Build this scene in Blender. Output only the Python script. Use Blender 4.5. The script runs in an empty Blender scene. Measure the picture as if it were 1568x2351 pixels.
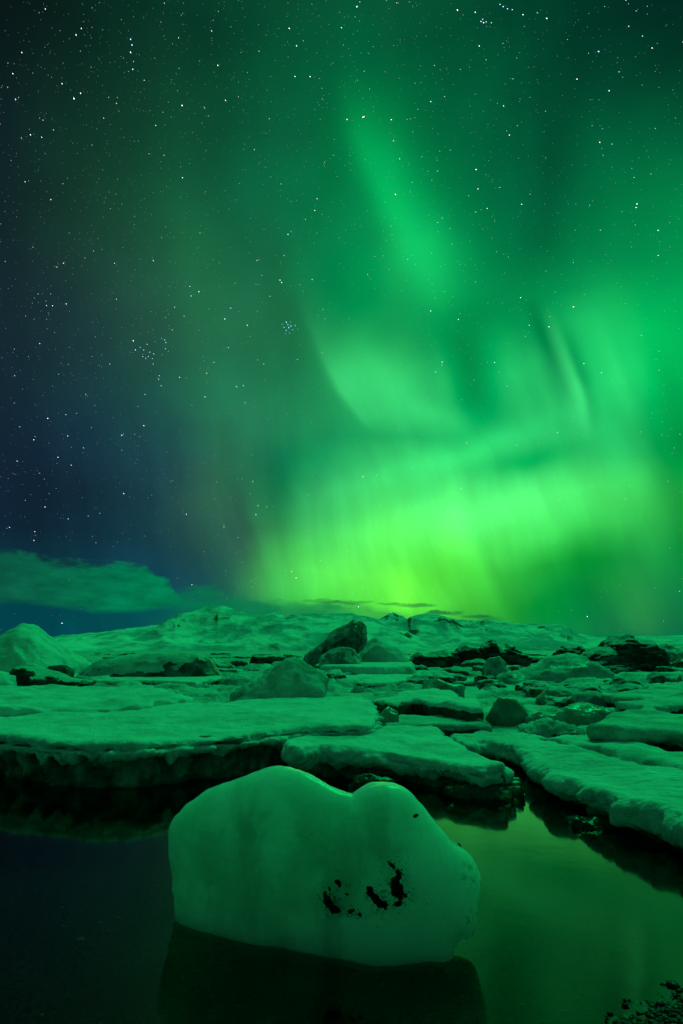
import bpy, bmesh, math, random
import numpy as np
from mathutils import Vector
from mathutils.bvhtree import BVHTree

random.seed(11)
RNG = np.random.default_rng(11)
SC = bpy.context.scene
COL = SC.collection
R = math.radians

# ------------------------------------------------------------------ camera
CAM_H, PITCH, F = 1.2, R(13.4), 1330.0            # F, CX, CY: focal length and centre in units of a 1568 x 2350 picture
CX, CY = 784.0, 1175.0
cam = bpy.data.cameras.new('camera')
cam.sensor_fit = 'VERTICAL'; cam.sensor_height = 36.0
cam.lens = F / 2350.0 * 36.0
cam.clip_start = 0.05; cam.clip_end = 30000
camo = bpy.data.objects.new('camera', cam); COL.objects.link(camo)
camo.location = (0, 0, CAM_H); camo.rotation_euler = (math.pi / 2 + PITCH, 0, 0)
SC.camera = camo


def ray(x, y):
    a, b = (x - CX) / F, (CY - y) / F
    return np.array([a, math.cos(PITCH) - b * math.sin(PITCH), math.sin(PITCH) + b * math.cos(PITCH)])


def on_level(x, y, z):                             # the point of level z that lies at that bearing
    d = ray(x, y); t = (z - CAM_H) / d[2]
    return np.array([d[0] * t, d[1] * t, z])


def on_plane(x, y, dist):                          # the point of the upright plane Y = dist at that bearing
    d = ray(x, y); t = dist / d[1]
    return np.array([d[0] * t, dist, CAM_H + d[2] * t])


def azel(x, y):
    d = ray(x, y)
    return math.degrees(math.atan2(d[0], d[1])), math.degrees(math.atan2(d[2], math.hypot(d[0], d[1])))


def lin(c):
    return [((v / 255.0) / 12.92 if v / 255.0 <= 0.04045 else ((v / 255.0 + 0.055) / 1.055) ** 2.4) for v in c]


# ------------------------------------------------------------------ world: night sky with aurora
W = bpy.data.worlds.new('World'); SC.world = W; W.use_nodes = True
NT = W.node_tree; NT.nodes.clear()


class G:
    """small helper to wire math nodes"""
    def __init__(s, nt): s.nt = nt
    def link(s, v, sock):
        if hasattr(v, 'is_output'): s.nt.links.new(v, sock)
        else: sock.default_value = v
    def m(s, op, a, b=None, c=None, clamp=False):
        n = s.nt.nodes.new('ShaderNodeMath'); n.operation = op; n.use_clamp = clamp
        for i, v in enumerate((a, b, c)):
            if v is not None: s.link(v, n.inputs[i])
        return n.outputs[0]
    def vm(s, op, a, b=None, scale=None):
        n = s.nt.nodes.new('ShaderNodeVectorMath'); n.operation = op
        s.link(a, n.inputs[0])
        if b is not None: s.link(b, n.inputs[1])
        if scale is not None: s.link(scale, n.inputs['Scale'])
        return n.outputs[0]
    def sstep(s, v, lo, hi):
        n = s.nt.nodes.new('ShaderNodeMapRange'); n.interpolation_type = 'SMOOTHSTEP'
        s.link(v, n.inputs[0]); n.inputs[1].default_value = lo; n.inputs[2].default_value = hi
        return n.outputs[0]
    def rng(s, v, lo, hi, a, b):
        n = s.nt.nodes.new('ShaderNodeMapRange'); s.link(v, n.inputs[0])
        for i, q in enumerate((lo, hi, a, b)): n.inputs[i + 1].default_value = q
        return n.outputs[0]
    def mix(s, f, a, b):
        n = s.nt.nodes.new('ShaderNodeMix'); n.data_type = 'RGBA'
        s.link(f, n.inputs[0]); s.link(a, n.inputs[6]); s.link(b, n.inputs[7])
        return n.outputs[2]
    def noise(s, vec, scale, detail=3, rough=0.5, out=0, dim='3D'):
        n = s.nt.nodes.new('ShaderNodeTexNoise'); n.noise_dimensions = dim
        if vec is not None: s.link(vec, n.inputs['Vector'])
        n.inputs['Scale'].default_value = scale; n.inputs['Detail'].default_value = detail
        n.inputs['Roughness'].default_value = rough
        return n.outputs[out]
    def curve(s, v, pts, lo, hi):
        """value curve through pts (input lo..hi); returns real values"""
        ys = [p[1] for p in pts]; y0, y1 = min(ys), max(ys)
        if y1 - y0 < 1e-6: y1 = y0 + 1e-6
        n = s.nt.nodes.new('ShaderNodeFloatCurve'); c = n.mapping.curves[0]
        f = s.rng(v, lo, hi, 0.0, 1.0)
        q = sorted(((p[0] - lo) / (hi - lo), (p[1] - y0) / (y1 - y0)) for p in pts)
        q = [(min(max(a, 0), 1), b) for a, b in q]
        c.points[0].location = q[0]; c.points[1].location = q[-1]
        for a, b in q[1:-1]: c.points.new(a, b)
        n.mapping.update()
        s.link(f, n.inputs['Value'])
        return s.rng(n.outputs[0], 0, 1, y0, y1)


g = G(NT)
tc = NT.nodes.new('ShaderNodeTexCoord'); DIR = tc.outputs['Generated']
DIR = g.vm('NORMALIZE', DIR)
sp = NT.nodes.new('ShaderNodeSeparateXYZ'); NT.links.new(DIR, sp.inputs[0])
AZ0 = g.m('MULTIPLY', g.m('ARCTAN2', sp.outputs[0], sp.outputs[1]), 180 / math.pi)
EL0 = g.m('MULTIPLY', g.m('ARCSINE', sp.outputs[2]), 180 / math.pi)
wn = g.vm('SUBTRACT', g.noise(DIR, 5.0, 3, 0.5, 1), (0.5, 0.5, 0.5))
wsp = NT.nodes.new('ShaderNodeSeparateXYZ'); NT.links.new(wn, wsp.inputs[0])
AZ = g.m('MULTIPLY_ADD', wsp.outputs[0], 5.0, AZ0)
EL = g.m('MULTIPLY_ADD', wsp.outputs[1], 5.0, EL0)

# colour field of the sky, read off along bearings and heights (sRGB)
SKY_X = [-120, 0, 200, 400, 500, 600, 700, 800, 900, 1000, 1200, 1300, 1400, 1568, 1700]
SKY = {
    -150: [(8, 20, 22), (8, 20, 22), (6, 28, 25), (5, 34, 30), (5, 42, 34), (5, 52, 40), (5, 60, 44), (4, 64, 45), (3, 64, 45), (2, 62, 42), (1, 52, 38), (2, 48, 36), (2, 45, 34), (2, 38, 31), (2, 38, 31)],
    0: [(8, 20, 22), (8, 20, 22), (6, 30, 25), (5, 40, 32), (5, 48, 36), (4, 62, 42), (4, 72, 47), (3, 78, 50), (3, 76, 48), (2, 70, 45), (0, 58, 40), (1, 52, 38), (2, 48, 36), (2, 40, 32), (2, 40, 32)],
    150: [(10, 25, 28), (10, 25, 28), (10, 42, 32), (12, 58, 42), (8, 68, 45), (5, 85, 52), (4, 86, 53), (0, 95, 56), (0, 92, 55), (0, 86, 52), (0, 73, 48), (0, 66, 45), (0, 60, 42), (0, 54, 38), (0, 54, 38)],
    300: [(12, 28, 35), (12, 28, 35), (15, 52, 40), (14, 68, 46), (12, 76, 50), (10, 86, 55), (8, 92, 57), (0, 112, 62), (0, 118, 64), (0, 102, 60), (0, 82, 52), (0, 86, 54), (0, 102, 61), (0, 96, 57), (0, 96, 57)],
    450: [(14, 32, 38), (14, 32, 38), (22, 62, 45), (18, 82, 55), (14, 94, 60), (8, 105, 65), (5, 112, 67), (0, 126, 70), (0, 135, 74), (0, 125, 70), (0, 94, 60), (0, 106, 63), (0, 120, 68), (0, 132, 71), (0, 132, 71)],
    600: [(18, 36, 42), (18, 36, 42), (25, 56, 50), (28, 88, 60), (26, 98, 65), (25, 105, 70), (15, 118, 72), (5, 138, 78), (2, 150, 80), (0, 150, 80), (0, 112, 66), (0, 118, 68), (0, 134, 75), (0, 150, 80), (0, 150, 80)],
    750: [(20, 39, 48), (20, 39, 48), (28, 55, 60), (35, 82, 65), (32, 95, 68), (30, 105, 70), (25, 115, 72), (22, 150, 82), (16, 152, 82), (8, 150, 80), (8, 150, 80), (8, 158, 84), (8, 176, 88), (5, 184, 90), (5, 180, 90)],
    900: [(18, 37, 50), (18, 37, 50), (25, 58, 65), (30, 90, 75), (30, 108, 78), (30, 120, 80), (25, 128, 80), (30, 160, 88), (38, 185, 98), (26, 165, 90), (26, 168, 92), (26, 172, 95), (22, 185, 95), (10, 165, 80), (8, 150, 75)],
    1000: [(17, 34, 50), (17, 34, 50), (20, 50, 70), (30, 80, 75), (34, 100, 76), (34, 120, 82), (34, 140, 88), (36, 160, 95), (36, 170, 98), (36, 178, 98), (38, 185, 102), (40, 190, 104), (36, 190, 102), (12, 155, 78), (8, 140, 70)],
    1070: [(16, 33, 51), (16, 33, 51), (20, 46, 58), (28, 68, 78), (44, 94, 72), (38, 120, 84), (40, 152, 94), (48, 186, 106), (52, 205, 110), (54, 214, 114), (46, 200, 108), (46, 200, 108), (46, 200, 106), (15, 150, 75), (10, 140, 70)],
    1150: [(16, 33, 51), (16, 33, 51), (18, 42, 58), (22, 62, 68), (52, 98, 74), (40, 130, 84), (46, 152, 92), (58, 192, 106), (78, 240, 118), (84, 248, 122), (92, 255, 124), (76, 238, 108), (58, 218, 96), (26, 174, 80), (22, 160, 72)],
    1230: [(14, 38, 55), (14, 38, 55), (16, 46, 62), (20, 60, 70), (46, 90, 76), (42, 100, 76), (54, 168, 90), (74, 224, 102), (92, 250, 92), (94, 252, 90), (72, 235, 92), (58, 215, 88), (48, 195, 84), (24, 150, 70), (20, 138, 66)],
    1300: [(10, 50, 62), (10, 50, 62), (12, 55, 68), (15, 66, 88), (36, 84, 78), (48, 125, 78), (68, 204, 88), (86, 234, 86), (92, 245, 76), (86, 232, 76), (50, 188, 76), (44, 172, 74), (40, 165, 74), (22, 134, 68), (18, 125, 66)],
    1360: [(2, 66, 72), (2, 66, 72), (4, 70, 76), (10, 72, 86), (24, 80, 80), (40, 140, 76), (80, 236, 80), (92, 244, 70), (112, 252, 62), (88, 230, 68), (38, 165, 70), (34, 156, 70), (32, 150, 70), (18, 124, 68), (16, 116, 66)],
    1420: [(0, 68, 74), (0, 68, 74), (0, 72, 76), (0, 88, 84), (0, 104, 78), (0, 122, 74), (5, 135, 72), (18, 165, 70), (70, 230, 66), (80, 222, 68), (30, 165, 70), (25, 145, 70), (22, 132, 70), (10, 92, 66), (10, 88, 62)],
    1480: [(0, 66, 80), (0, 66, 80), (0, 70, 80), (0, 84, 80), (0, 98, 74), (0, 110, 72), (0, 120, 70), (5, 130, 68), (15, 135, 66), (20, 140, 68), (14, 130, 68), (12, 122, 68), (10, 112, 68), (5, 88, 66), (5, 84, 62)],
}
SKY_Y = sorted(SKY)
FIELD = np.array([[lin(c) for c in SKY[y]] for y in SKY_Y])


def field(x, y):
    x = min(max(x, SKY_X[0]), SKY_X[-1]); y = min(max(y, SKY_Y[0]), SKY_Y[-1])
    i = min(np.searchsorted(SKY_X, x, 'right') - 1, len(SKY_X) - 2); j = min(np.searchsorted(SKY_Y, y, 'right') - 1, len(SKY_Y) - 2)
    fx = (x - SKY_X[i]) / (SKY_X[i + 1] - SKY_X[i]); fy = (y - SKY_Y[j]) / (SKY_Y[j + 1] - SKY_Y[j])
    a = FIELD[j, i] * (1 - fx) + FIELD[j, i + 1] * fx; b = FIELD[j + 1, i] * (1 - fx) + FIELD[j + 1, i + 1] * fx
    return a * (1 - fy) + b * fy


def field_dir(az, el):
    a, e = R(az), R(el)
    d = np.array([math.sin(a) * math.cos(e), math.cos(a) * math.cos(e), math.sin(e)])
    fw = d[1] * math.cos(PITCH) + d[2] * math.sin(PITCH); up = -d[1] * math.sin(PITCH) + d[2] * math.cos(PITCH)
    fw = max(fw, 0.25)
    return field(CX + F * d[0] / fw, CY - F * up / fw)


AMB = np.array([0.004, 0.096, 0.038])              # the aurora goes on, even and soft, over the rest of the sky
ROW0, ROWD, NROW = -2.0, 3.2, 22
acc = None
FACAZ = g.rng(AZ, -60, 60, 0, 1)
for i in range(NROW):
    el = ROW0 + i * ROWD
    n = NT.nodes.new('ShaderNodeValToRGB'); cr = n.color_ramp; cr.interpolation = 'B_SPLINE'
    NST = 32
    while len(cr.elements) < NST: cr.elements.new(0.5)
    for k in range(NST):
        p = k / (NST - 1); az = -60 + 120 * p
        c = 0.5 * field_dir(az, el) + 0.25 * field_dir(az, el - 1.6) + 0.25 * field_dir(az, el + 1.6)
        w = min(max((abs(az) - 38) / 20, 0), 1); w = w * w * (3 - 2 * w)
        w2 = min(max((el - 50) / 14, 0), 1); w2 = w2 * w2 * (3 - 2 * w2)
        w = 1 - (1 - w) * (1 - w2)
        c = c * (1 - w) + AMB * w
        e = cr.elements[k]; e.position = p; e.color = (c[0], c[1], c[2], 1)
    NT.links.new(FACAZ, n.inputs[0])
    if acc is None: acc = n.outputs[0]
    else: acc = g.mix(g.rng(EL, el - ROWD, el, 0, 1), acc, n.outputs[0])

# curtains: (path of (x, y, amplitude), left width, right width, colour)
CURT = [
    ([(800, 150, 0), (815, 210, .05), (835, 300, .16), (868, 400, .23), (910, 490, .23), (950, 580, .18), (985, 650, .09), (1010, 720, 0)], 38, 66, (0, 1, .20)),
    ([(690, 640, 0), (712, 720, .03), (742, 800, .08), (765, 850, .20), (797, 905, .25), (835, 955, .17), (862, 985, .06), (880, 1010, 0)], 13, 100, (.10, 1, .26)),
    ([(1130, 720, 0), (1145, 790, .10), (1165, 860, .14), (1190, 920, .08), (1210, 980, 0)], 45, 32, (.06, 1, .24)),
    ([(1245, 690, 0), (1275, 760, .09), (1300, 830, .18), (1325, 890, .26), (1338, 940, .22), (1345, 985, .08), (1350, 1020, 0)], 20, 9, (.12, 1, .30)),
    ([(1215, 680, 0), (1240, 750, -.12), (1262, 805, -.15), (1292, 870, -.12), (1318, 930, -.08), (1330, 975, 0)], 12, 16, (.06, 1, .25)),
    ([(1290, 740, 0), (1318, 810, -.10), (1340, 870, -.13), (1352, 930, -.10), (1360, 990, 0)], 8, 14, (.06, 1, .25)),
    ([(1360, 700, 0), (1392, 780, .06), (1420, 860, .10), (1440, 930, .06), (1450, 990, 0)], 16, 10, (.08, 1, .26)),
    ([(1000, 760, 0), (1012, 820, .05), (1022, 880, .07), (1035, 940, 0)], 14, 22, (.08, 1, .26)),
    ([(1215, 780, 0), (1232, 840, .07), (1258, 910, .09), (1280, 980, 0)], 14, 10, (.08, 1, .26)),
    ([(1320, 660, 0), (1335, 730, .12), (1360, 800, .14), (1385, 870, .10), (1400, 940, 0)], 28, 60, (.04, 1, .24)),
    ([(640, 1040, 0), (622, 1120, .02), (612, 1180, .02), (604, 1240, .05), (602, 1300, .10), (606, 1350, .17), (612, 1376, .12), (614, 1392, 0)], 34, 75, (.14, 1, .11)),
    ([(545, 1080, 0), (562, 1180, -.05), (580, 1280, -.07), (592, 1360, -.06), (594, 1400, 0)], 30, 14, (.02, 1, .12)),
    ([(925, 1290, 0), (930, 1340, .18), (932, 1380, .22), (934, 1410, 0)], 22, 18, (.30, 1, .03)),
]
pixdeg = 0.043
AZc = g.m('MULTIPLY_ADD', wsp.outputs[0], 0.9, AZ0)
for path, sl, sr, colr in CURT:
    pts = []
    for x, y, amp in path:
        a, e = azel(x, y); pts.append((e, a, amp))
    pts.sort(); E_ = [p[0] for p in pts]; lo, hi = E_[0], E_[-1]
    a0, a1 = min(p[1] for p in pts), max(p[1] for p in pts); am = max((p[2] for p in pts), key=abs)
    n = NT.nodes.new('ShaderNodeValToRGB'); cr = n.color_ramp; cr.interpolation = 'B_SPLINE'
    NS = 24
    while len(cr.elements) < NS: cr.elements.new(0.5)
    for k in range(NS):
        t = k / (NS - 1); ev_ = lo + (hi - lo) * t
        cr.elements[k].position = t
        cr.elements[k].color = ((np.interp(ev_, E_, [p[1] for p in pts]) - a0) / (a1 - a0), np.interp(ev_, E_, [p[2] for p in pts]) / am, 0, 1)
    NT.links.new(g.m('MULTIPLY_ADD', EL0, 1 / (hi - lo), -lo / (hi - lo)), n.inputs[0])
    sc_ = NT.nodes.new('ShaderNodeSeparateColor'); NT.links.new(n.outputs[0], sc_.inputs[0])
    d = g.m('MULTIPLY_ADD', sc_.outputs[0], a0 - a1, AZc)
    dl = g.m('MINIMUM', g.m('MULTIPLY_ADD', d, 1 / (sl * pixdeg), -a0 / (sl * pixdeg)), 0.0)
    dr = g.m('MAXIMUM', g.m('MULTIPLY_ADD', d, 1 / (sr * pixdeg), -a0 / (sr * pixdeg)), 0.0)
    q = g.m('MULTIPLY_ADD', dl, dl, g.m('MULTIPLY', dr, dr))
    v = g.m('MULTIPLY', g.m('POWER', 0.60653, q), sc_.outputs[1])
    acc = g.vm('ADD', acc, g.vm('SCALE', tuple(k * am for k in colr), scale=v))
# soft patches of glow and gaps in it: x, y, half length, half width, slope (degrees, rising to the right), strength, colour
GRN, YEL, GAP = (.05, 1, .22), (.22, 1, .10), (.20, 1, .32)
PATCH = [
    (1085, 1172, 160, 30, 8, .18, (.12, 1, .2)), (870, 1225, 110, 36, 18, .15, (.18, 1, .14)), (840, 1325, 110, 36, 6, .12, YEL),
    (1195, 1062, 80, 20, 4, -.16, GAP), (1010, 1062, 210, 22, 17, .13, GRN), (1160, 1010, 110, 24, 14, .08, GRN),
    (930, 1008, 150, 28, -6, -.035, GAP), (720, 1060, 90, 40, 12, -.07, GAP), (1085, 905, 42, 75, 0, -.13, GAP), (1065, 800, 60, 50, 0, -.05, GAP),
    (1245, 1290, 140, 45, 3, -.08, GAP), (1230, 1395, 110, 36, 0, -.07, GAP), (995, 1290, 60, 34, 0, -.07, GAP), (1360, 1280, 60, 50, 0, -.05, GAP),
    (985, 955, 85, 26, -22, .13, (.09, 1, .24)), (895, 860, 90, 45, -14, .16, (.10, 1, .25)), (640, 1150, 45, 70, 0, -.08, GAP),
    (1470, 820, 70, 120, 0, .07, GRN), (1255, 480, 48, 170, -25, -.03, GAP), (650, 690, 30, 130, 12, -.03, (.0, 1, .4)),
    (955, 600, 85, 60, -30, .10, GRN), (1440, 1150, 110, 50, -10, .09, YEL), (1545, 1010, 30, 160, 0, -.10, GAP),
    (1040, 1225, 26, 50, 4, .12, YEL), (800, 690, 70, 60, 0, -.04, GAP), (430, 650, 55, 200, 12, .025, GRN), (520, 880, 60, 160, 8, .03, GRN),
    (690, 1120, 22, 60, 0, .06, GRN), (1462, 1400, 28, 55, 0, .05, YEL), (1190, 860, 26, 60, 12, .06, GRN),
]
pos2 = NT.nodes.new('ShaderNodeCombineXYZ')
NT.links.new(g.m('MULTIPLY_ADD', wsp.outputs[2], 3.0, AZ0), pos2.inputs[0]); NT.links.new(g.m('MULTIPLY_ADD', wsp.outputs[1], 3.0, EL0), pos2.inputs[1])
for (x, y, wx, wy, rot, amp, colr) in PATCH:
    a, e = azel(x, y); mp = NT.nodes.new('ShaderNodeMapping'); mp.vector_type = 'TEXTURE'
    mp.inputs['Location'].default_value = (a, e, 0); mp.inputs['Rotation'].default_value = (0, 0, R(rot)); mp.inputs['Scale'].default_value = (wx * pixdeg, wy * pixdeg, 1)
    NT.links.new(pos2.outputs[0], mp.inputs[0])
    dd_ = NT.nodes.new('ShaderNodeVectorMath'); dd_.operation = 'DOT_PRODUCT'; NT.links.new(mp.outputs[0], dd_.inputs[0]); NT.links.new(mp.outputs[0], dd_.inputs[1])
    v = g.m('POWER', 0.60653, dd_.outputs['Value'])
    acc = g.vm('ADD', acc, g.vm('SCALE', tuple(k * amp for k in colr), scale=v))
# fine rays and soft unevenness of the glow
cmb = NT.nodes.new('ShaderNodeCombineXYZ')
NT.links.new(g.m('MULTIPLY_ADD', EL, 0.09, g.m('MULTIPLY', AZ, 0.34)), cmb.inputs[0]); NT.links.new(g.m('MULTIPLY', EL, 0.045), cmb.inputs[1])
rays = g.noise(cmb.outputs[0], 1.0, 3, 0.55, dim='2D')
soft = g.noise(DIR, 8.0, 2, 0.5)
modu = g.m('MULTIPLY', g.m('MULTIPLY_ADD', g.m('MULTIPLY', g.m('SUBTRACT', rays, 0.5), 0.42), g.sstep(EL0, 36.0, 10.0), 1.0), g.rng(soft, 0.2, 0.8, 0.86, 1.14))
acc = g.vm('SCALE', acc, scale=modu)
acc = g.vm('MAXIMUM', acc, (0.0005, 0.002, 0.002))
acc_high = acc

# low clouds
cn = NT.nodes.new('ShaderNodeCombineXYZ')
NT.links.new(g.m('MULTIPLY', AZ0, 0.16), cn.inputs[0]); NT.links.new(g.m('MULTIPLY', EL0, 0.5), cn.inputs[1])
cnoi = g.m('SUBTRACT', g.noise(cn.outputs[0], 1.0, 4, 0.55, dim='2D'), 0.5)
cn2 = NT.nodes.new('ShaderNodeCombineXYZ')
NT.links.new(g.m('MULTIPLY', AZ0, 0.5), cn2.inputs[0]); NT.links.new(g.m('MULTIPLY', EL0, 1.3), cn2.inputs[1])
cnf = g.m('SUBTRACT', g.noise(cn2.outputs[0], 1.0, 4, 0.6, dim='2D'), 0.5)


def az_curve(pts): return g.curve(AZ0, [azel(x, y) for x, y in pts], azel(*pts[0])[0], azel(*pts[-1])[0])


top = az_curve([(-200, 1245), (0, 1258), (60, 1268), (110, 1283), (180, 1290), (250, 1293), (325, 1295), (345, 1312), (385, 1328), (402, 1352), (440, 1378), (480, 1392)])
bot = az_curve([(-200, 1378), (0, 1386), (150, 1396), (260, 1406), (360, 1400), (420, 1392), (480, 1391)])
ed = g.m('MULTIPLY_ADD', cnf, 1.6, g.m('SUBTRACT', top, EL0))
eb = g.m('MULTIPLY_ADD', cnoi, 1.2, g.m('SUBTRACT', EL0, bot))
cm = g.m('MULTIPLY', g.sstep(ed, -0.2, 0.6), g.sstep(eb, -0.3, 0.6))
cm = g.m('MULTIPLY', cm, g.sstep(AZ0, azel(470, 1390)[0], azel(375, 1390)[0]))
ccol = g.mix(g.sstep(AZ0, azel(-50, 1330)[0], azel(380, 1330)[0]), (*lin((10, 88, 66)), 1), (*lin((0, 122, 78)), 1))
ccol = g.vm('SCALE', ccol, scale=g.m('MULTIPLY', g.rng(cnf, -0.3, 0.3, 0.74, 1.26), g.rng(cnoi, -0.3, 0.3, 0.85, 1.15)))
acc = g.mix(g.m('MULTIPLY', cm, 0.96), acc, ccol)
# thin veil under the bright glow
vt = az_curve([(300, 1400), (400, 1352), (460, 1345), (540, 1362), (620, 1378), (720, 1380), (840, 1388), (900, 1404), (1000, 1432), (1100, 1450)])
ev = g.m('MULTIPLY_ADD', cnf, 1.6, g.m('SUBTRACT', vt, EL0))
vm_ = g.m('MULTIPLY', g.sstep(ev, -0.25, 0.65), g.rng(cnoi, -0.2, 0.2, 0.45, 1.0))
vm_ = g.m('MULTIPLY', vm_, g.sstep(AZ0, azel(300, 1400)[0], azel(480, 1400)[0]))
acc = g.mix(g.m('MULTIPLY', vm_, 0.9), acc, (*lin((0, 122, 74)), 1))
# small dark cloudlets over the ridge
for (x, y, wx, wy, s) in [(1003, 1406, 26, 4.5, .75), (958, 1390, 38, 3.5, .6), (1040, 1408, 20, 3.5, .5), (1095, 1414, 30, 4, .6), (1130, 1420, 26, 6, .4), (905, 1386, 30, 3, .5), (800, 1382, 45, 4, .5), (745, 1380, 40, 4, .4)]:
    a, e = azel(x, y)
    dx = g.m('MULTIPLY_ADD', AZ0, 1 / (wx * pixdeg), -a / (wx * pixdeg)); dy = g.m('DIVIDE', g.m('MULTIPLY_ADD', cnf, 0.5, g.m('SUBTRACT', EL0, e)), wy * pixdeg)
    q = g.m('MULTIPLY_ADD', dx, dx, g.m('MULTIPLY', dy, dy))
    v = g.m('MULTIPLY', g.sstep(g.m('MULTIPLY_ADD', cnf, 3.0, q), 2.2, 0.0), s)
    acc = g.mix(v, acc, (*lin((0, 84, 56)), 1))
bg_low = NT.nodes.new('ShaderNodeBackground'); NT.links.new(acc, bg_low.inputs[0])
bg_high = NT.nodes.new('ShaderNodeBackground'); NT.links.new(acc_high, bg_high.inputs[0])
bg_far = NT.nodes.new('ShaderNodeBackground'); bg_far.inputs[0].default_value = (*AMB, 1)      # the even glow all round and overhead
mx1 = NT.nodes.new('ShaderNodeMixShader'); NT.links.new(g.m('LESS_THAN', EL0, 10.0), mx1.inputs[0]); NT.links.new(bg_high.outputs[0], mx1.inputs[1]); NT.links.new(bg_low.outputs[0], mx1.inputs[2])
bg = NT.nodes.new('ShaderNodeMixShader')
far = g.m('MAXIMUM', g.m('GREATER_THAN', g.m('ABSOLUTE', AZ0), 68.0), g.m('GREATER_THAN', EL0, 70.0))
NT.links.new(far, bg.inputs[0]); NT.links.new(mx1.outputs[0], bg.inputs[1]); NT.links.new(bg_far.outputs[0], bg.inputs[2])
# the last of the night air's own scattered light
nsk = NT.nodes.new('ShaderNodeTexSky'); nsk.sky_type = 'NISHITA'; nsk.sun_disc = False
nsk.sun_elevation = R(-6); nsk.sun_rotation = R(30)
bg2 = NT.nodes.new('ShaderNodeBackground'); NT.links.new(nsk.outputs[0], bg2.inputs[0]); bg2.inputs[1].default_value = 0.002
add = NT.nodes.new('ShaderNodeAddShader'); NT.links.new(bg.outputs[0], add.inputs[0]); NT.links.new(bg2.outputs[0], add.inputs[1])
wo = NT.nodes.new('ShaderNodeOutputWorld'); NT.links.new(add.outputs[0], wo.inputs[0])
W.cycles.sampling_method = 'MANUAL'; W.cycles.sample_map_resolution = 512

# ------------------------------------------------------------------ the aurora's broad light from above
sun = bpy.data.lights.new('sun', 'SUN'); sun.energy = 1.3; sun.angle = R(28); sun.color = (0.0, 1.0, 0.22)
suno = bpy.data.objects.new('sun', sun); COL.objects.link(suno)
SUN_AZ, SUN_EL = R(30), R(52)
sd = Vector((math.sin(SUN_AZ) * math.cos(SUN_EL), math.cos(SUN_AZ) * math.cos(SUN_EL), math.sin(SUN_EL)))
suno.rotation_euler = sd.to_track_quat('Z', 'Y').to_euler(); suno.location = sd * 50
VS = SC.view_settings
VS.view_transform = 'Standard'; VS.look = 'None'; VS.exposure = 0.0; VS.gamma = 1.0; VS.use_curve_mapping = False
SC.cycles.max_bounces = 8; SC.cycles.transparent_max_bounces = 8
SC.cycles.use_denoising = True

# ------------------------------------------------------------------ noise, meshes, helpers
PERM = np.concatenate([RNG.permutation(256)] * 2)
GR = RNG.normal(size=(256, 3)); GR /= np.linalg.norm(GR, axis=1)[:, None]


def perlin(p):
    p = np.asarray(p, float); i = np.floor(p).astype(np.int64); f = p - i; i &= 255
    u = f * f * f * (f * (f * 6 - 15) + 10)
    out = np.zeros(len(p))
    for dx in (0, 1):
        for dy in (0, 1):
            for dz in (0, 1):
                h = PERM[(PERM[(PERM[(i[:, 0] + dx) & 255] + i[:, 1] + dy) & 255] + i[:, 2] + dz) & 255]
                d = np.einsum('ij,ij->i', GR[h], f - np.array([dx, dy, dz]))
                w = (u[:, 0] if dx else 1 - u[:, 0]) * (u[:, 1] if dy else 1 - u[:, 1]) * (u[:, 2] if dz else 1 - u[:, 2])
                out += w * d
    return out * 1.5


def fbm(p, octaves=4, gain=0.5, lac=2.03):
    p = np.asarray(p, float); a, s = 1.0, np.zeros(len(p))
    for k in range(octaves):
        s += a * perlin(p + 17.3 * k); p = p * lac; a *= gain
    return s


def ridged(p, octaves=4, gain=0.5, lac=2.1):
    p = np.asarray(p, float); a, s = 1.0, np.zeros(len(p))
    for k in range(octaves):
        s += a * (1 - 2 * np.abs(perlin(p + 9.1 * k))); p = p * lac; a *= gain
    return s


def mesh_from(name, V, Fc, mat=None, smooth=True):
    me = bpy.data.meshes.new(name); V = np.asarray(V, np.float32)
    if isinstance(Fc, np.ndarray): cnt = np.full(len(Fc), Fc.shape[1], np.int32); li = Fc.ravel().astype(np.int32)
    else:
        cnt = np.fromiter((len(f) for f in Fc), np.int32, len(Fc)); li = np.fromiter((v for f in Fc for v in f), np.int32, int(cnt.sum()))
    me.vertices.add(len(V)); me.vertices.foreach_set('co', V.ravel())
    me.loops.add(len(li)); me.loops.foreach_set('vertex_index', li)
    me.polygons.add(len(cnt)); me.polygons.foreach_set('loop_start', np.concatenate([[0], np.cumsum(cnt)[:-1]]).astype(np.int32))
    me.polygons.foreach_set('use_smooth', np.full(len(cnt), smooth, bool))
    if mat: me.materials.append(mat)
    me.update(calc_edges=True); me.validate()
    return me


def grid_faces(rows, cols, wrap=False):
    k, j = np.meshgrid(np.arange(rows - 1), np.arange(cols if wrap else cols - 1), indexing='ij'); k = k.ravel(); j = j.ravel(); j1 = (j + 1) % cols
    return np.stack([k * cols + j, k * cols + j1, (k + 1) * cols + j1, (k + 1) * cols + j], 1)


def obj(name, me, parent=None, loc=(0, 0, 0)):
    o = bpy.data.objects.new(name, me); COL.objects.link(o); o.location = loc
    if parent: o.parent = parent
    return o


def tag(o, label=None, cat=None, group=None, kind=None):
    for k, v in (('label', label), ('category', cat), ('group', group), ('kind', kind)):
        if v: o[k] = v
    return o


def arrays(me):
    V = np.empty(len(me.vertices) * 3); me.vertices.foreach_get('co', V); V = V.reshape(-1, 3)
    li = np.empty(len(me.loops), np.int32); me.loops.foreach_get('vertex_index', li)
    return V, li.reshape(-1, 4)                    # a voxel surface is all quads


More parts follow.
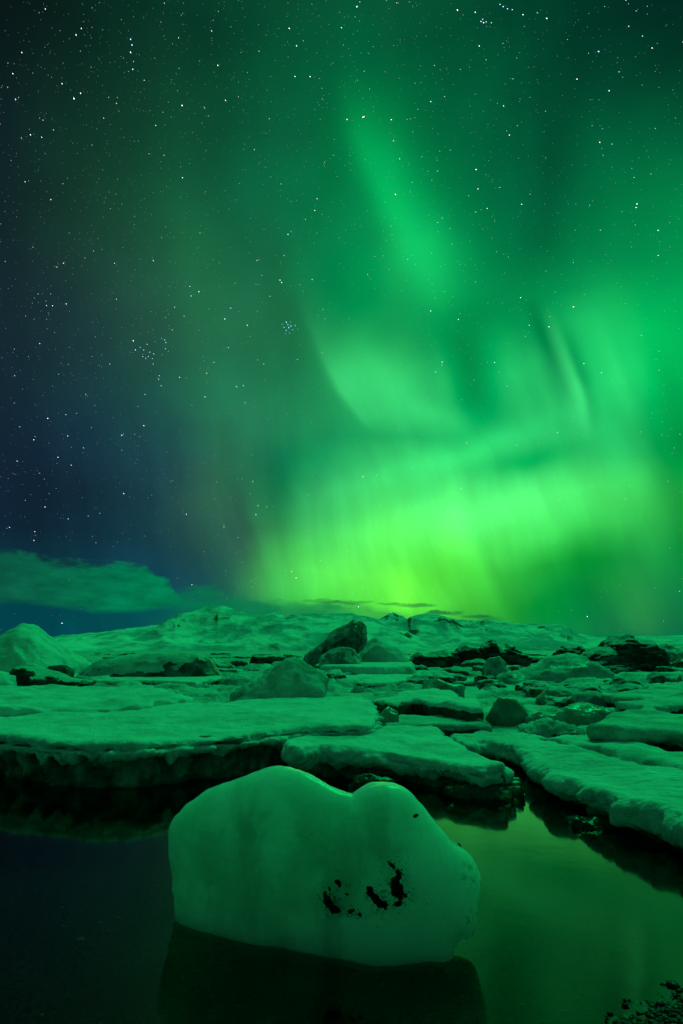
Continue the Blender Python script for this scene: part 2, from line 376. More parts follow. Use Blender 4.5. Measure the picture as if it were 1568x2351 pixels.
def loft(rings):
    """closed solid from rings of equal length"""
    n = len(rings[0]); V = np.concatenate(rings); Fc = []
    for k in range(len(rings) - 1):
        for j in range(n):
            a, b = k * n + j, k * n + (j + 1) % n
            Fc.append((a, b, b + n, a + n))
    Fc.append(tuple(range(n - 1, -1, -1))); Fc.append(tuple((len(rings) - 1) * n + j for j in range(n)))
    return V, Fc


def remesh(V, Fc, voxel, smooth=4, factor=0.5):
    me = bpy.data.meshes.new('tmp'); me.from_pydata([tuple(map(float, v)) for v in V], [], Fc)
    bm = bmesh.new(); bm.from_mesh(me); bmesh.ops.triangulate(bm, faces=[f for f in bm.faces if len(f.verts) > 4])
    bmesh.ops.recalc_face_normals(bm, faces=bm.faces); bm.to_mesh(me); bm.free()
    o = bpy.data.objects.new('tmp', me); COL.objects.link(o)
    m = o.modifiers.new('r', 'REMESH'); m.mode = 'VOXEL'; m.voxel_size = voxel
    if smooth:
        s = o.modifiers.new('s', 'SMOOTH'); s.iterations = smooth; s.factor = factor
    dg = bpy.context.evaluated_depsgraph_get(); ev = o.evaluated_get(dg)
    m2 = bpy.data.meshes.new_from_object(ev, depsgraph=dg)
    V2, F2 = arrays(m2)
    bpy.data.objects.remove(o); bpy.data.meshes.remove(me); bpy.data.meshes.remove(m2)
    return V2, F2


def vnormals(V, q):
    n = np.cross(V[q[:, 2]] - V[q[:, 0]], V[q[:, 3]] - V[q[:, 1]])
    N = np.stack([np.bincount(q.ravel(), np.repeat(n[:, k], 4), len(V)) for k in range(3)], 1)
    return N / (np.linalg.norm(N, axis=1)[:, None] + 1e-12)


def resample(P, n, jitter=0.0, seed=0.0):
    """closed polyline -> n points evenly spaced, edges slightly rounded by noise"""
    P = np.asarray(P, float); Q = np.vstack([P, P[:1]])
    L = np.concatenate([[0], np.cumsum(np.linalg.norm(np.diff(Q, axis=0), axis=1))])
    t = np.linspace(0, L[-1], n, endpoint=False)
    out = np.stack([np.interp(t, L, Q[:, k]) for k in range(P.shape[1])], 1)
    if jitter:
        off = np.stack([fbm(np.stack([out[:, 0] * 1.7 + 31 * k + seed, out[:, 1] * 1.7, np.full(n, seed)], 1), 4) for k in range(2)], 1)
        out[:, :2] += off * jitter
    return out


def subset(V, Fc, mask):
    f = Fc[mask]; u, inv = np.unique(f, return_inverse=True)
    return V[u], inv.reshape(-1, 4)


def facet(V, count, seed, lo=86, hi=97, flat=1.0, up=0.25):
    """broken faces: press the surface onto random planes"""
    rg = np.random.default_rng(int(seed * 100) + 7); V = V.copy()
    for _ in range(count):
        d = rg.normal(size=3) * np.array([1, 1, flat]); d[2] += up; d /= np.linalg.norm(d)
        pr = V @ d; k = np.percentile(pr, rg.uniform(lo, hi)); V -= d * (np.clip(pr - k, 0, None) * 0.9)[:, None]
    return V


def islands(Fc, mask, n):
    idx = np.where(mask)[0]; out = []
    if not len(idx): return out
    f = Fc[idx]; lab = np.arange(n)
    while True:
        new = lab.copy(); np.minimum.at(new, f.ravel(), np.repeat(lab[f].min(1), 4)); new = new[new]
        if (new == lab).all(): break
        lab = new
    comp = lab[f[:, 0]]
    for u in np.unique(comp):
        m = np.zeros(len(Fc), bool); m[idx[comp == u]] = True; out.append(m)
    return out


def flip_small(Fc, mask, n, most=60):
    """islands of a face mask smaller than `most` faces go to the other side, so that each part is one piece"""
    for val in (True, False):
        idx = np.where(mask == val)[0]
        if not len(idx): continue
        lab = np.arange(n)
        f = Fc[idx]
        while True:
            mn = lab[f].min(1); new = lab.copy()
            np.minimum.at(new, f.ravel(), np.repeat(mn, 4)); new = new[new]
            if (new == lab).all(): break
            lab = new
        comp = lab[f[:, 0]]; u, inv, c = np.unique(comp, return_inverse=True, return_counts=True)
        keep = c == c.max() if val else c >= 1
        keep = c >= min(most, c.max()) if val else keep
        mask[idx[~keep[inv]]] = not val
    return mask


# ------------------------------------------------------------------ materials
def mat_new(name):
    m = bpy.data.materials.new(name); m.use_nodes = True; nt = m.node_tree; nt.nodes.clear()
    out = nt.nodes.new('ShaderNodeOutputMaterial'); b = nt.nodes.new('ShaderNodeBsdfPrincipled')
    nt.links.new(b.outputs[0], out.inputs[0])
    return m, nt, G(nt), b, out


def coords(nt, kind='geo'):
    if kind == 'geo': return nt.nodes.new('ShaderNodeNewGeometry').outputs['Position']
    return nt.nodes.new('ShaderNodeTexCoord').outputs['Object']


def bump(nt, h, b, strength, dist):
    n = nt.nodes.new('ShaderNodeBump'); n.inputs['Strength'].default_value = strength; n.inputs['Distance'].default_value = dist
    nt.links.new(h, n.inputs['Height']); nt.links.new(n.outputs[0], b.inputs['Normal']); return n


def rgb(*c): return (c[0], c[1], c[2], 1)


def snow_mat(name, c1, c2, scale=1.0, wind=False, bstr=0.9):
    m, nt, q, b, o = mat_new(name); p = coords(nt)
    n1 = q.noise(p, 2.2 * scale, 6, 0.6); n2 = q.noise(p, 34 * scale, 5, 0.65)
    f = q.m('ADD', q.m('MULTIPLY', n1, 0.7), q.m('MULTIPLY', n2, 0.3))
    gz = q.noise(p, 0.9 * scale, 5, 0.65)
    cc = q.mix(q.sstep(f, 0.36, 0.64), rgb(*c1), rgb(*c2))
    nt.links.new(q.mix(q.m('MULTIPLY', q.sstep(gz, 0.52, 0.68), 0.55), cc, rgb(*[v * .55 for v in c1])), b.inputs['Base Color'])
    b.inputs['Roughness'].default_value = 0.75; b.inputs['Specular IOR Level'].default_value = 0.25
    h = q.m('ADD', q.m('MULTIPLY', n2, 0.4), q.m('ADD', q.noise(p, 7 * scale, 4, 0.6), q.m('MULTIPLY', gz, 2.0)))
    if wind:
        mp = nt.nodes.new('ShaderNodeMapping'); mp.inputs['Scale'].default_value = (2.2, 9.0, 4.0); mp.inputs['Rotation'].default_value = (0, 0, R(18))
        nt.links.new(p, mp.inputs[0]); h = q.m('ADD', h, q.m('MULTIPLY', q.noise(mp.outputs[0], 1.6, 5, 0.6), 1.6))
    bump(nt, h, b, bstr, 0.03 / scale)
    return m


def ice_mat(name, c1, c2, rough=0.2, scale=3.0, bstr=0.5, sss=0.0, lo=0.42, hi=0.62, stretch=None, bd=0.04):
    m, nt, q, b, o = mat_new(name); p = coords(nt)
    if stretch:
        mp = nt.nodes.new('ShaderNodeMapping'); mp.inputs['Scale'].default_value = stretch; nt.links.new(p, mp.inputs[0]); p = mp.outputs[0]
    n1 = q.noise(p, scale, 7, 0.62); n2 = q.noise(p, scale * 5, 4, 0.6)
    nt.links.new(q.mix(q.sstep(n1, lo, hi), rgb(*c1), rgb(*c2)), b.inputs['Base Color'])
    nt.links.new(q.rng(n2, 0.3, 0.7, rough * 0.6, min(1, rough * 1.7)), b.inputs['Roughness'])
    b.inputs['IOR'].default_value = 1.31
    if sss:
        b.inputs['Subsurface Weight'].default_value = sss; b.inputs['Subsurface Radius'].default_value = (0.12, 0.18, 0.2); b.inputs['Subsurface Scale'].default_value = 0.6
    bump(nt, q.m('ADD', n1, q.m('MULTIPLY', n2, 0.3)), b, bstr, bd)
    return m


M = {}
M['snow'] = snow_mat('snow', (.62, .68, .70), (.82, .85, .87))
M['snow_wind'] = snow_mat('wind packed snow', (.56, .62, .64), (.80, .84, .86), wind=True, bstr=1.0)
M['snow_old'] = snow_mat('old crusted snow', (.32, .37, .38), (.68, .73, .74))
M['snow_far'] = snow_mat('snow over lagoon ice', (.32, .38, .39), (.74, .79, .80), scale=0.35, bstr=0.6)
M['grey_ice'] = ice_mat('grey weathered ice', (.14, .18, .19), (.42, .48, .48), .35, 2.5, 0.6)
M['wet_ice'] = ice_mat('dark wet ice', (.04, .055, .055), (.17, .22, .22), .16, 3.0, 0.7, lo=.45, hi=.75)
M['wall_ice'] = ice_mat('grey-green ice wall', (.07, .10, .10), (.28, .34, .33), .22, 2.6, 0.7, lo=.42, hi=.68, stretch=(1.6, 1.6, .6))
M['glass_ice'] = ice_mat('clear green ice', (.14, .25, .22), (.30, .42, .38), .10, 2.2, 0.35, sss=0.4)
M['dirt_ice'] = ice_mat('ice black with sediment', (.010, .012, .012), (.12, .15, .15), .25, 1.6, 0.8, lo=.48, hi=.70, stretch=(1, 1, 2.6))
M['dark_ice'] = ice_mat('dense dark blue ice', (.030, .045, .052), (.16, .21, .22), .22, 1.4, 0.5)
M['clear_ice'] = ice_mat('clear broken ice', (.04, .08, .07), (.20, .28, .26), .08, 6.0, 0.5, bd=0.02)
_b = M['clear_ice'].node_tree.nodes['Principled BSDF']; _b.inputs['Transmission Weight'].default_value = 0.8
M['debris'] = ice_mat('black frozen grit', (.004, .004, .004), (.02, .022, .02), .6, 30, 0.6, bd=0.004)
M['stone'] = ice_mat('black lava pebbles', (.006, .007, .007), (.022, .024, .022), .5, 9, 0.4, bd=0.01)


def block_mat():
    m, nt, q, b, o = mat_new('bubbly glacier ice'); p = coords(nt, 'obj')
    n1 = q.noise(p, 2.1, 5, 0.55); n2 = q.noise(p, 7.0, 6, 0.62)
    f = q.m('ADD', q.m('MULTIPLY', n1, 0.65), q.m('MULTIPLY', n2, 0.35))
    mp = nt.nodes.new('ShaderNodeMapping'); mp.inputs['Rotation'].default_value = (0, R(38), 0); mp.inputs['Scale'].default_value = (3.4, 2, 1.5); nt.links.new(p, mp.inputs[0])
    str_ = q.noise(mp.outputs[0], 1.3, 6, 0.62)                                  # layers and veils of bubbles in the ice
    cl = q.mix(q.sstep(f, 0.40, 0.60), rgb(.64, .78, .74), rgb(.96, .99, .98))
    nt.links.new(q.mix(q.sstep(str_, 0.50, 0.66), cl, rgb(.58, .72, .68)), b.inputs['Base Color'])
    for i, (c_, r_) in enumerate(DIRT):                                              # grey silt about the black grit
        dv = q.vm('SUBTRACT', p, tuple(c_)); ln = nt.nodes.new('ShaderNodeVectorMath'); ln.operation = 'LENGTH'; nt.links.new(dv, ln.inputs[0])
        sm = q.m('MULTIPLY', q.sstep(ln.outputs['Value'], r_, r_ * 0.15), q.sstep(q.noise(p, 30, 5, 0.7), 0.44, 0.66))
        src = b.inputs['Base Color'].links[0].from_socket
        nt.links.new(q.mix(q.m('MULTIPLY', sm, 0.8), src, rgb(.10, .12, .11)), b.inputs['Base Color'])
    b.inputs['Roughness'].default_value = 0.30; b.inputs['IOR'].default_value = 1.31
    b.inputs['Coat Weight'].default_value = 0.7; b.inputs['Coat Roughness'].default_value = 0.10; b.inputs['Coat IOR'].default_value = 1.31
    b.inputs['Subsurface Weight'].default_value = 1.0
    b.inputs['Subsurface Radius'].default_value = (0.10, 0.22, 0.20); b.inputs['Subsurface Scale'].default_value = 1.8
    bump(nt, q.m('ADD', n1, q.m('ADD', q.m('MULTIPLY', q.noise(p, 26, 5, 0.6), 0.16), q.m('MULTIPLY', str_, 0.3))), b, 0.35, 0.05)
    return m




def mountain_mat(name, rock_lo, rock_hi):
    m, nt, q, b, o = mat_new(name); p = coords(nt)
    ge = nt.nodes.new('ShaderNodeNewGeometry'); s = nt.nodes.new('ShaderNodeSeparateXYZ'); nt.links.new(ge.outputs['Normal'], s.inputs[0])
    mpg = nt.nodes.new('ShaderNodeMapping'); mpg.inputs['Scale'].default_value = (1.0, .45, 2.2); mpg.inputs['Rotation'].default_value = (0, 0, R(-22)); nt.links.new(p, mpg.inputs[0])
    n1 = q.noise(mpg.outputs[0], 0.006, 7, 0.58); n2 = q.noise(mpg.outputs[0], 0.03, 5, 0.55)
    f = q.m('ADD', q.m('MULTIPLY', q.m('SUBTRACT', 1.0, s.outputs[2]), 1.1), q.m('ADD', q.m('MULTIPLY', n1, 0.8), q.m('MULTIPLY', n2, 0.35)))
    sn = q.mix(q.sstep(q.m('ADD', q.m('MULTIPLY', n1, .6), q.m('MULTIPLY', n2, .4)), 0.44, 0.56), rgb(.36, .49, .56), rgb(.92, .95, .96))
    nt.links.new(q.mix(q.sstep(f, rock_lo, rock_hi), sn, rgb(.06, .085, .095)), b.inputs['Base Color'])
    b.inputs['Roughness'].default_value = 0.9; b.inputs['Specular IOR Level'].default_value = 0.1
    bump(nt, q.m('ADD', n1, q.m('MULTIPLY', n2, 0.4)), b, 0.9, 26)
    return m


M['mountain'] = mountain_mat('snowbound slopes', 0.76, 0.86)
M['mountain_r'] = mountain_mat('rocky snow slopes', 0.68, 0.80)
M['glacier'] = mountain_mat('smooth glacier', 0.95, 1.2)


def water_mat():
    m, nt, q, b, o = mat_new('still meltwater'); nt.nodes.remove(b); p = coords(nt)
    fr = nt.nodes.new('ShaderNodeFresnel'); fr.inputs['IOR'].default_value = 1.33
    tr = nt.nodes.new('ShaderNodeBsdfTransparent'); tr.inputs[0].default_value = (.22, .34, .32, 1)
    gl = nt.nodes.new('ShaderNodeBsdfGlossy'); gl.inputs['Roughness'].default_value = 0.07; gl.inputs[0].default_value = (.72, 1, .76, 1)  # greener reflected light put into the gloss colour; water's own reflection is colourless
    bu = nt.nodes.new('ShaderNodeBump'); bu.inputs['Strength'].default_value = 0.06; bu.inputs['Distance'].default_value = 0.02
    nt.links.new(q.noise(p, 2.5, 3, 0.5), bu.inputs['Height'])
    nt.links.new(bu.outputs[0], gl.inputs['Normal']); nt.links.new(bu.outputs[0], fr.inputs['Normal'])
    mx = nt.nodes.new('ShaderNodeMixShader'); nt.links.new(fr.outputs[0], mx.inputs[0]); nt.links.new(tr.outputs[0], mx.inputs[1]); nt.links.new(gl.outputs[0], mx.inputs[2])
    nt.links.new(mx.outputs[0], o.inputs[0])
    return m


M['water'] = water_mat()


def pack_mat():
    m, nt, q, b, o = mat_new('broken pack ice'); p = coords(nt)
    n1 = q.noise(p, 0.8, 6, 0.6); n2 = q.noise(p, 11, 5, 0.62)
    s = nt.nodes.new('ShaderNodeSeparateXYZ'); nt.links.new(p, s.inputs[0])
    sn = q.mix(q.sstep(q.m('ADD', q.m('MULTIPLY', n1, .7), q.m('MULTIPLY', n2, .3)), 0.36, 0.62), rgb(.26, .31, .32), rgb(.74, .79, .80))
    lowf = q.sstep(q.m('MULTIPLY_ADD', n2, 0.05, s.outputs[2]), 0.085, 0.04)       # slush and bare dark ice in the gaps
    nt.links.new(q.mix(lowf, sn, rgb(.03, .04, .042)), b.inputs['Base Color'])
    b.inputs['Roughness'].default_value = 0.7; b.inputs['Specular IOR Level'].default_value = 0.3
    bump(nt, q.m('ADD', n1, n2), b, 0.7, 0.06)
    return m


M['pack'] = pack_mat()


def ground_mat():
    m, nt, q, b, o = mat_new('dark gravel'); p = coords(nt)
    v = nt.nodes.new('ShaderNodeTexVoronoi'); nt.links.new(p, v.inputs['Vector']); v.inputs['Scale'].default_value = 28
    n1 = q.noise(p, 3, 5, 0.6); n2 = q.noise(v.outputs['Position'], 40, 1, 0.5)
    nt.links.new(q.mix(q.sstep(q.m('ADD', q.m('MULTIPLY', n2, 0.7), q.m('MULTIPLY', n1, 0.3)), 0.45, 0.75), rgb(.008, .009, .008), rgb(.035, .038, .035)), b.inputs['Base Color'])
    b.inputs['Roughness'].default_value = 0.6
    bump(nt, q.m('SUBTRACT', 1.0, v.outputs['Distance']), b, 0.8, 0.02)
    return m


M['ground'] = ground_mat()

def slab_mat():
    m, nt, q, b, o = mat_new('snow lying on grey ice'); p = coords(nt)
    ge = nt.nodes.new('ShaderNodeNewGeometry'); s_ = nt.nodes.new('ShaderNodeSeparateXYZ'); nt.links.new(ge.outputs['Normal'], s_.inputs[0])
    n1 = q.noise(p, 1.3, 6, 0.62); n2 = q.noise(p, 12, 5, 0.6)
    f = q.m('ADD', s_.outputs[2], q.m('MULTIPLY', q.m('SUBTRACT', n1, 0.5), 1.1))
    sn = q.mix(q.sstep(n1, 0.36, 0.62), rgb(.36, .42, .43), rgb(.76, .80, .82)); ic = q.mix(q.sstep(n2, .4, .65), rgb(.03, .04, .042), rgb(.16, .20, .20))
    nt.links.new(q.mix(q.sstep(f, 0.35, 0.62), ic, sn), b.inputs['Base Color'])
    nt.links.new(q.rng(f, 0.3, 0.7, 0.25, 0.8), b.inputs['Roughness']); b.inputs['IOR'].default_value = 1.31
    bump(nt, q.m('ADD', n1, q.m('MULTIPLY', n2, .5)), b, 0.7, 0.05)
    return m


M['slab'] = slab_mat()

# ------------------------------------------------------------------ the setting: ground, water, lagoon ice, mountains
SH = [(-40, -6.0), (-8, -0.6), (-2.0, 1.55), (-0.5, 1.98), (0.30, 2.02), (0.74, 2.16), (0.95, 2.28), (1.20, 2.42), (1.47, 2.54), (2.2, 2.66), (5, 2.4), (40, -6.0)]


def shore_y(x): return np.interp(x, [a for a, b in SH], [b for a, b in SH])


def ground_z(x, y):
    p = np.stack([x, y, np.zeros_like(x)], 1)
    d = y - shore_y(x) + 0.05 * fbm(p * 4, 4)
    z = np.where(d > 0, -0.13 * d, np.minimum(-0.38 * d, 0.06 - 0.12 * (d + 0.16)))
    z = np.clip(z, -1.1, 0.55)
    near = np.exp(-(np.hypot(x, y) / 8) ** 2)
    return z + near * 0.02 * fbm(p * 9, 3)


rr = np.concatenate([[0.05], np.geomspace(0.3, 12, 150), np.geomspace(13, 12000, 60)])
aa = np.linspace(-math.pi, math.pi, 361)[:-1]
X = (rr[:, None] * np.sin(aa)).ravel(); Y = (rr[:, None] * np.cos(aa)).ravel()
V = np.stack([X, Y, ground_z(X, Y)], 1)
n = len(aa)
Fc = grid_faces(len(rr), n, True)
tag(obj('ground', mesh_from('ground', V, Fc, M['ground'])), kind='structure')

Vw = []; Fw = []
wr = np.concatenate([[0.0], np.geomspace(1, 90, 24)])
na = 72
for r_ in wr:
    for k in range(na):
        a = 2 * math.pi * k / na; Vw.append((r_ * math.sin(a), r_ * math.cos(a), 0.0))
for i in range(len(wr) - 1):
    for k in range(na):
        Fw.append((i * na + k, i * na + (k + 1) % na, (i + 1) * na + (k + 1) % na, (i + 1) * na + k))
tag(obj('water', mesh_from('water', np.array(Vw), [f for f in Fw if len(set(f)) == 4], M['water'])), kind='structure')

# broken, snow-covered lagoon ice that begins behind the front floes
def plates(p, seed):
    """uneven cells: gap distance, random per cell (two values), offset from the cell's seed"""
    i = np.floor(p).astype(np.int64); f1 = np.full(len(p), 9.0); f2 = np.full(len(p), 9.0); cid = np.zeros((len(p), 2)); off = np.zeros((len(p), 2))
    tab = np.random.default_rng(seed).random((256, 4))
    for dx in (-1, 0, 1):
        for dy in (-1, 0, 1):
            c = i + np.array([dx, dy]); h = PERM[(PERM[c[:, 0] & 255] + c[:, 1]) & 255]
            q = c + tab[h, :2]; d = np.linalg.norm(p - q, axis=1); near = d < f1
            f2 = np.where(near, f1, np.minimum(f2, d)); f1 = np.where(near, d, f1)
            cid = np.where(near[:, None], tab[h, 2:], cid); off = np.where(near[:, None], p - q, off)
    return f2 - f1, cid, off


ra = np.concatenate([np.geomspace(7.2, 70, 460), np.geomspace(71, 1900, 60)])
az = np.radians(np.linspace(-60, 60, 640))
X = (ra[:, None] * np.sin(az)).ravel(); Y = (ra[:, None] * np.cos(az)).ravel(); RR = np.repeat(ra, len(az))
p = np.stack([X, Y, np.zeros_like(X)], 1)
wob = np.stack([fbm(p * 0.9, 3), fbm(p * 0.9 + 50, 3)], 1) * 0.35
Zs = np.zeros(len(p))
for k, (sx, sy, amp, til) in enumerate(((1.9, 1.1, .30, .16), (.75, .5, .12, .10))):
    gap, cid, off = plates(p[:, :2] / np.array([sx, sy]) + wob / sx + 7 * k, 5 + k)
    lip = np.clip(gap / 0.16, 0, 1); lip = lip * lip * (3 - 2 * lip)
    ht = amp * cid[:, 0] ** 1.5 + til * (off[:, 0] * (cid[:, 1] - .5) + off[:, 1] * (cid[:, 1] * 1.7 % 1 - .35))
    Zs += lip * np.clip(ht + 0.03, 0.0, None)
Zs += 0.16 * np.clip(fbm(p * np.array([0.22, 0.5, 1]), 4), -0.1, None) + 0.03 * ridged(p * np.array([1.6, 2.6, 1]) + 7, 3) + 0.01
fade = 1 / (1 + (RR / 70) ** 2)
nr_ = np.clip((RR - 8.0) / 10.0, 0, 1); nr_ = nr_ * nr_ * (3 - 2 * nr_)
Zs = Zs * (0.30 + 0.70 * fade) * (0.34 + 0.66 * nr_)
edge = np.clip((RR - 7.2 - 0.5 * fbm(p * 0.8, 3)) / 1.2, 0, 1)
Zs = -0.12 + (Zs + 0.12) * (edge * edge * (3 - 2 * edge))
V = np.stack([X, Y, Zs], 1); n = len(az)
Fc = grid_faces(len(ra), n)[:, ::-1]
tag(obj('lagoon_ice', mesh_from('lagoon_ice', V, Fc, M['pack'])), kind='structure')


def mountain(name, prof, r0, rr_, r1, mat, amp, seed, fs=1.0, cols=520, rows=90):
    pa = [azel(*q) for q in prof]
    a = np.linspace(pa[0][0], pa[-1][0], cols); e = np.interp(a, [q[0] for q in pa], [q[1] for q in pa])
    r = np.concatenate([np.linspace(r0, rr_, rows), np.linspace(rr_, r1, 24)[1:]])
    A, Q = np.meshgrid(np.radians(a), r); E = np.tile(e, (len(r), 1))
    X, Y = (Q * np.sin(A)).ravel(), (Q * np.cos(A)).ravel()
    t = np.clip((Q - r0) / (rr_ - r0), 0, 1); tb = np.clip((Q - rr_) / (r1 - rr_), 0, 1)
    H = np.tan(np.radians(E)) * rr_ + CAM_H
    P = np.stack([X, Y, np.full(X.size, seed)], 1) / 1000.0
    no = (0.75 * ridged(P * np.array([1.5, 1.0, 1]) * fs, 3, 0.40) + 0.24 * fbm(P * 5 * fs + 5, 4, 0.5)).reshape(Q.shape)
    S = (0.55 * t ** 1.2 + 0.45 * t ** 0.55) * (1 - tb ** 1.5)
    spur = ridged(np.stack([(A * 9 * fs).ravel() + 0.7 * fbm(P * 1.5, 3), (Q / 900).ravel(), np.full(Q.size, seed)], 1), 3, 0.45).reshape(Q.shape)
    no = no + 0.34 * spur - 0.2
    msk = np.sin(np.pi * np.clip(t, 0, 1) ** 0.55) ** 1.2 * 0.95 + 0.025
    Z = H * S + amp * (no - 0.35) * msk * (1 - tb) * np.clip(E / 2.2, 0.10, 1.2)
    Z = np.where(t <= 0, -2, Z)
    Vv = np.stack([X, Y, Z.ravel()], 1)
    Ff = grid_faces(len(r), cols)[:, ::-1]
    o = obj(name, mesh_from(name, Vv, Ff, mat)); tag(o, kind='structure'); return o


mountain('snow_mountain', [(60, 1494), (100, 1474), (120, 1469), (160, 1466), (250, 1459), (330, 1451), (400, 1434), (407, 1431), (440, 1430), (500, 1421), (545, 1415), (590, 1412), (615, 1413), (632, 1411), (655, 1424), (700, 1416), (740, 1421), (780, 1424), (850, 1434), (920, 1446), (990, 1470), (1060, 1494)],
         1000, 3000, 4000, M['mountain'], 50, 3.0)
mountain('rocky_mountain', [(760, 1494), (830, 1450), (860, 1436), (880, 1432), (902, 1424), (915, 1430), (935, 1432), (960, 1426), (1000, 1422), (1050, 1428), (1100, 1431), (1113, 1430), (1130, 1434), (1170, 1440), (1250, 1443), (1285, 1444), (1300, 1448), (1315, 1456), (1345, 1463), (1400, 1474), (1480, 1494)],
         1500, 3800, 4800, M['mountain_r'], 60, 8.0)
mountain('far_glacier', [(1000, 1494), (1150, 1470), (1250, 1460), (1330, 1461), (1420, 1463), (1480, 1459), (1568, 1458), (1700, 1456), (1850, 1466), (2000, 1494)],
         4500, 7500, 9000, M['glacier'], 10, 14.0, 0.5, 300, 50)

# ------------------------------------------------------------------ floes
def floe(label, pts, h, th=0.15, ledge=None, base_in=0.10, voxel=0.03, snow='snow', ice='wet_ice', seed=1.0, lump=0.05, drip=0.10, und=0.03, group='snow covered floes at the water', tilt=(0, 0), base_bottom=-0.35):
    """pts: outline of the top, as bearings on level h"""
    P = np.array([on_level(x, y, h)[:2] for x, y in pts])
    c = P.mean(0); root = bpy.data.objects.new('ice_floe', None); COL.objects.link(root); root.location = (c[0], c[1], 0)
    tag(root, label, 'ice floe', group)
    area = 0.5 * np.sum(P[:, 0] * np.roll(P[:, 1], -1) - P[:, 1] * np.roll(P[:, 0], -1))
    if area < 0: P = P[::-1]
    n = 160; Q = resample(P, n, 0.07, seed)
    tan = np.roll(Q, -1, 0) - np.roll(Q, 1, 0); nor = np.stack([tan[:, 1], -tan[:, 0]], 1); nor /= np.linalg.norm(nor, axis=1)[:, None] + 1e-9
    for _ in range(6): nor = (np.roll(nor, 1, 0) + nor + np.roll(nor, -1, 0)) / 3

    def ring(inset, z):
        q = Q - nor * inset; return np.column_stack([q - c, np.full(n, z) if np.isscalar(z) else z])

    def add(name, rings, mat, lumpiness, freq, drips, sd, vx):
        Vv, Ff = remesh(*loft(rings), vx, 3)
        N = vnormals(Vv, Ff); wp = Vv + np.array([c[0], c[1], 0])
        side = np.clip(1.15 - np.abs(N[:, 2]), 0.10, 1)
        d = fbm(wp * freq + sd * 7, 5, 0.55)
        Vv = Vv + N * (lumpiness * d * side)[:, None]
        if name == 'snow_cap':
            Vv[:, 2] += und * fbm(wp * np.array([.7, 1.2, 0]) + sd, 3) * (N[:, 2] > -0.2)
        if drips:
            k = np.clip(fbm(np.column_stack([wp[:, :2] * 5.0, np.full(len(wp), sd)]), 3) - 0.02, 0, None)
            low = np.clip(-N[:, 2] + 0.15, 0, 1)
            Vv[:, 2] -= drips * 2.2 * k * low
        Vv[:, 2] += tilt[0] * Vv[:, 0] + tilt[1] * Vv[:, 1]
        return obj(name, mesh_from(name, Vv, Ff, M[mat]), root)

    add('snow_cap', [ring(.07, h - th), ring(.0, h - th * .75), ring(-.01, h - th * .4), ring(.015, h - .03), ring(.05, h)], snow, lump, 4.5, drip, seed, voxel)
    zb = h - th
    if ledge:
        z1, thick, out = ledge
        add('snow_ledge', [ring(.10 - out, z1 - thick), ring(.03 - out, z1 - thick * .6), ring(.03 - out, z1 - thick * .2), ring(.08 - out, z1)], snow, lump * 1.5, 5, drip * 1.3, seed + 3, voxel)
        zb = z1 - thick
    add('ice_base', [ring(base_in + .10, base_bottom), ring(base_in + .05, -.04), ring(base_in, zb * .45), ring(base_in - .02, h - th * .5)], ice, lump * 1.1, 5.5, 0, seed + 5, voxel * 1.2)
    return root


floe('long flat snow-covered ice floe with ragged dripping edge along the pool at left',
     [(-260, 1668), (0, 1687), (75, 1693), (160, 1698), (225, 1701), (350, 1698), (425, 1693), (550, 1683), (625, 1674), (700, 1664), (784, 1660), (849, 1658), (872, 1634), (860, 1611), (834, 1600), (784, 1595), (700, 1596), (550, 1605), (425, 1613), (250, 1627), (0, 1639), (-260, 1655)],
     0.41, 0.08, (0.325, 0.07, 0.05), 0.10, 0.026, ice='wall_ice', seed=1.3, lump=0.085, drip=0.04, und=.045)
floe('wedge-shaped snow-topped floe with grey blunt left end, right behind the rounded ice block',
     [(642, 1722), (659, 1702), (713, 1687), (772, 1679), (830, 1675), (872, 1667), (926, 1664), (972, 1665), (1001, 1674), (1026, 1689), (1084, 1716), (1109, 1723), (1147, 1734), (1158, 1748), (1110, 1750), (1072, 1746), (1030, 1738), (947, 1730), (863, 1722), (788, 1718), (726, 1717), (680, 1727)],
     0.28, 0.17, None, 0.10, 0.020, ice='wall_ice', seed=4.1, lump=0.085, drip=0.03, und=.07, tilt=(-0.025, 0))
floe('wide wind-rippled snow floe with lumpy shaded edge, along the right side of the pool',
     [(1033, 1686), (1069, 1677), (1102, 1671), (1171, 1679), (1222, 1688), (1288, 1706), (1361, 1722), (1434, 1742), (1507, 1755), (1568, 1768), (1760, 1800), (1900, 1960), (1720, 1925), (1568, 1876), (1470, 1849), (1397, 1830), (1346, 1804), (1332, 1790), (1281, 1783), (1248, 1754), (1200, 1726), (1160, 1712), (1117, 1696), (1069, 1706)],
     0.225, 0.17, None, 0.12, 0.024, snow='snow_wind', seed=7.7, lump=0.11, drip=0.03, und=.06)
floe('smooth snow hummock floe directly behind the long flat floe on the left',
     [(-240, 1580), (0, 1577), (120, 1574), (250, 1577), (350, 1576), (400, 1588), (440, 1604), (330, 1617), (250, 1622), (135, 1624), (0, 1630), (-240, 1640)],
     0.47, 0.13, None, 0.07, 0.045, ice='dirt_ice', seed=9.2, lump=0.08, drip=0.03, und=.10)
floe('low crumpled snow floe behind the wind-rippled floe at right',
     [(1180, 1668), (1266, 1690), (1288, 1680), (1361, 1682), (1441, 1684), (1470, 1700), (1543, 1720), (1640, 1738), (1700, 1765), (1568, 1757), (1507, 1748), (1434, 1734), (1361, 1715), (1288, 1700), (1222, 1684)],
     0.27, 0.14, None, 0.06, 0.035, snow='snow_old', seed=12.4, lump=0.09, drip=0.02, und=.06)
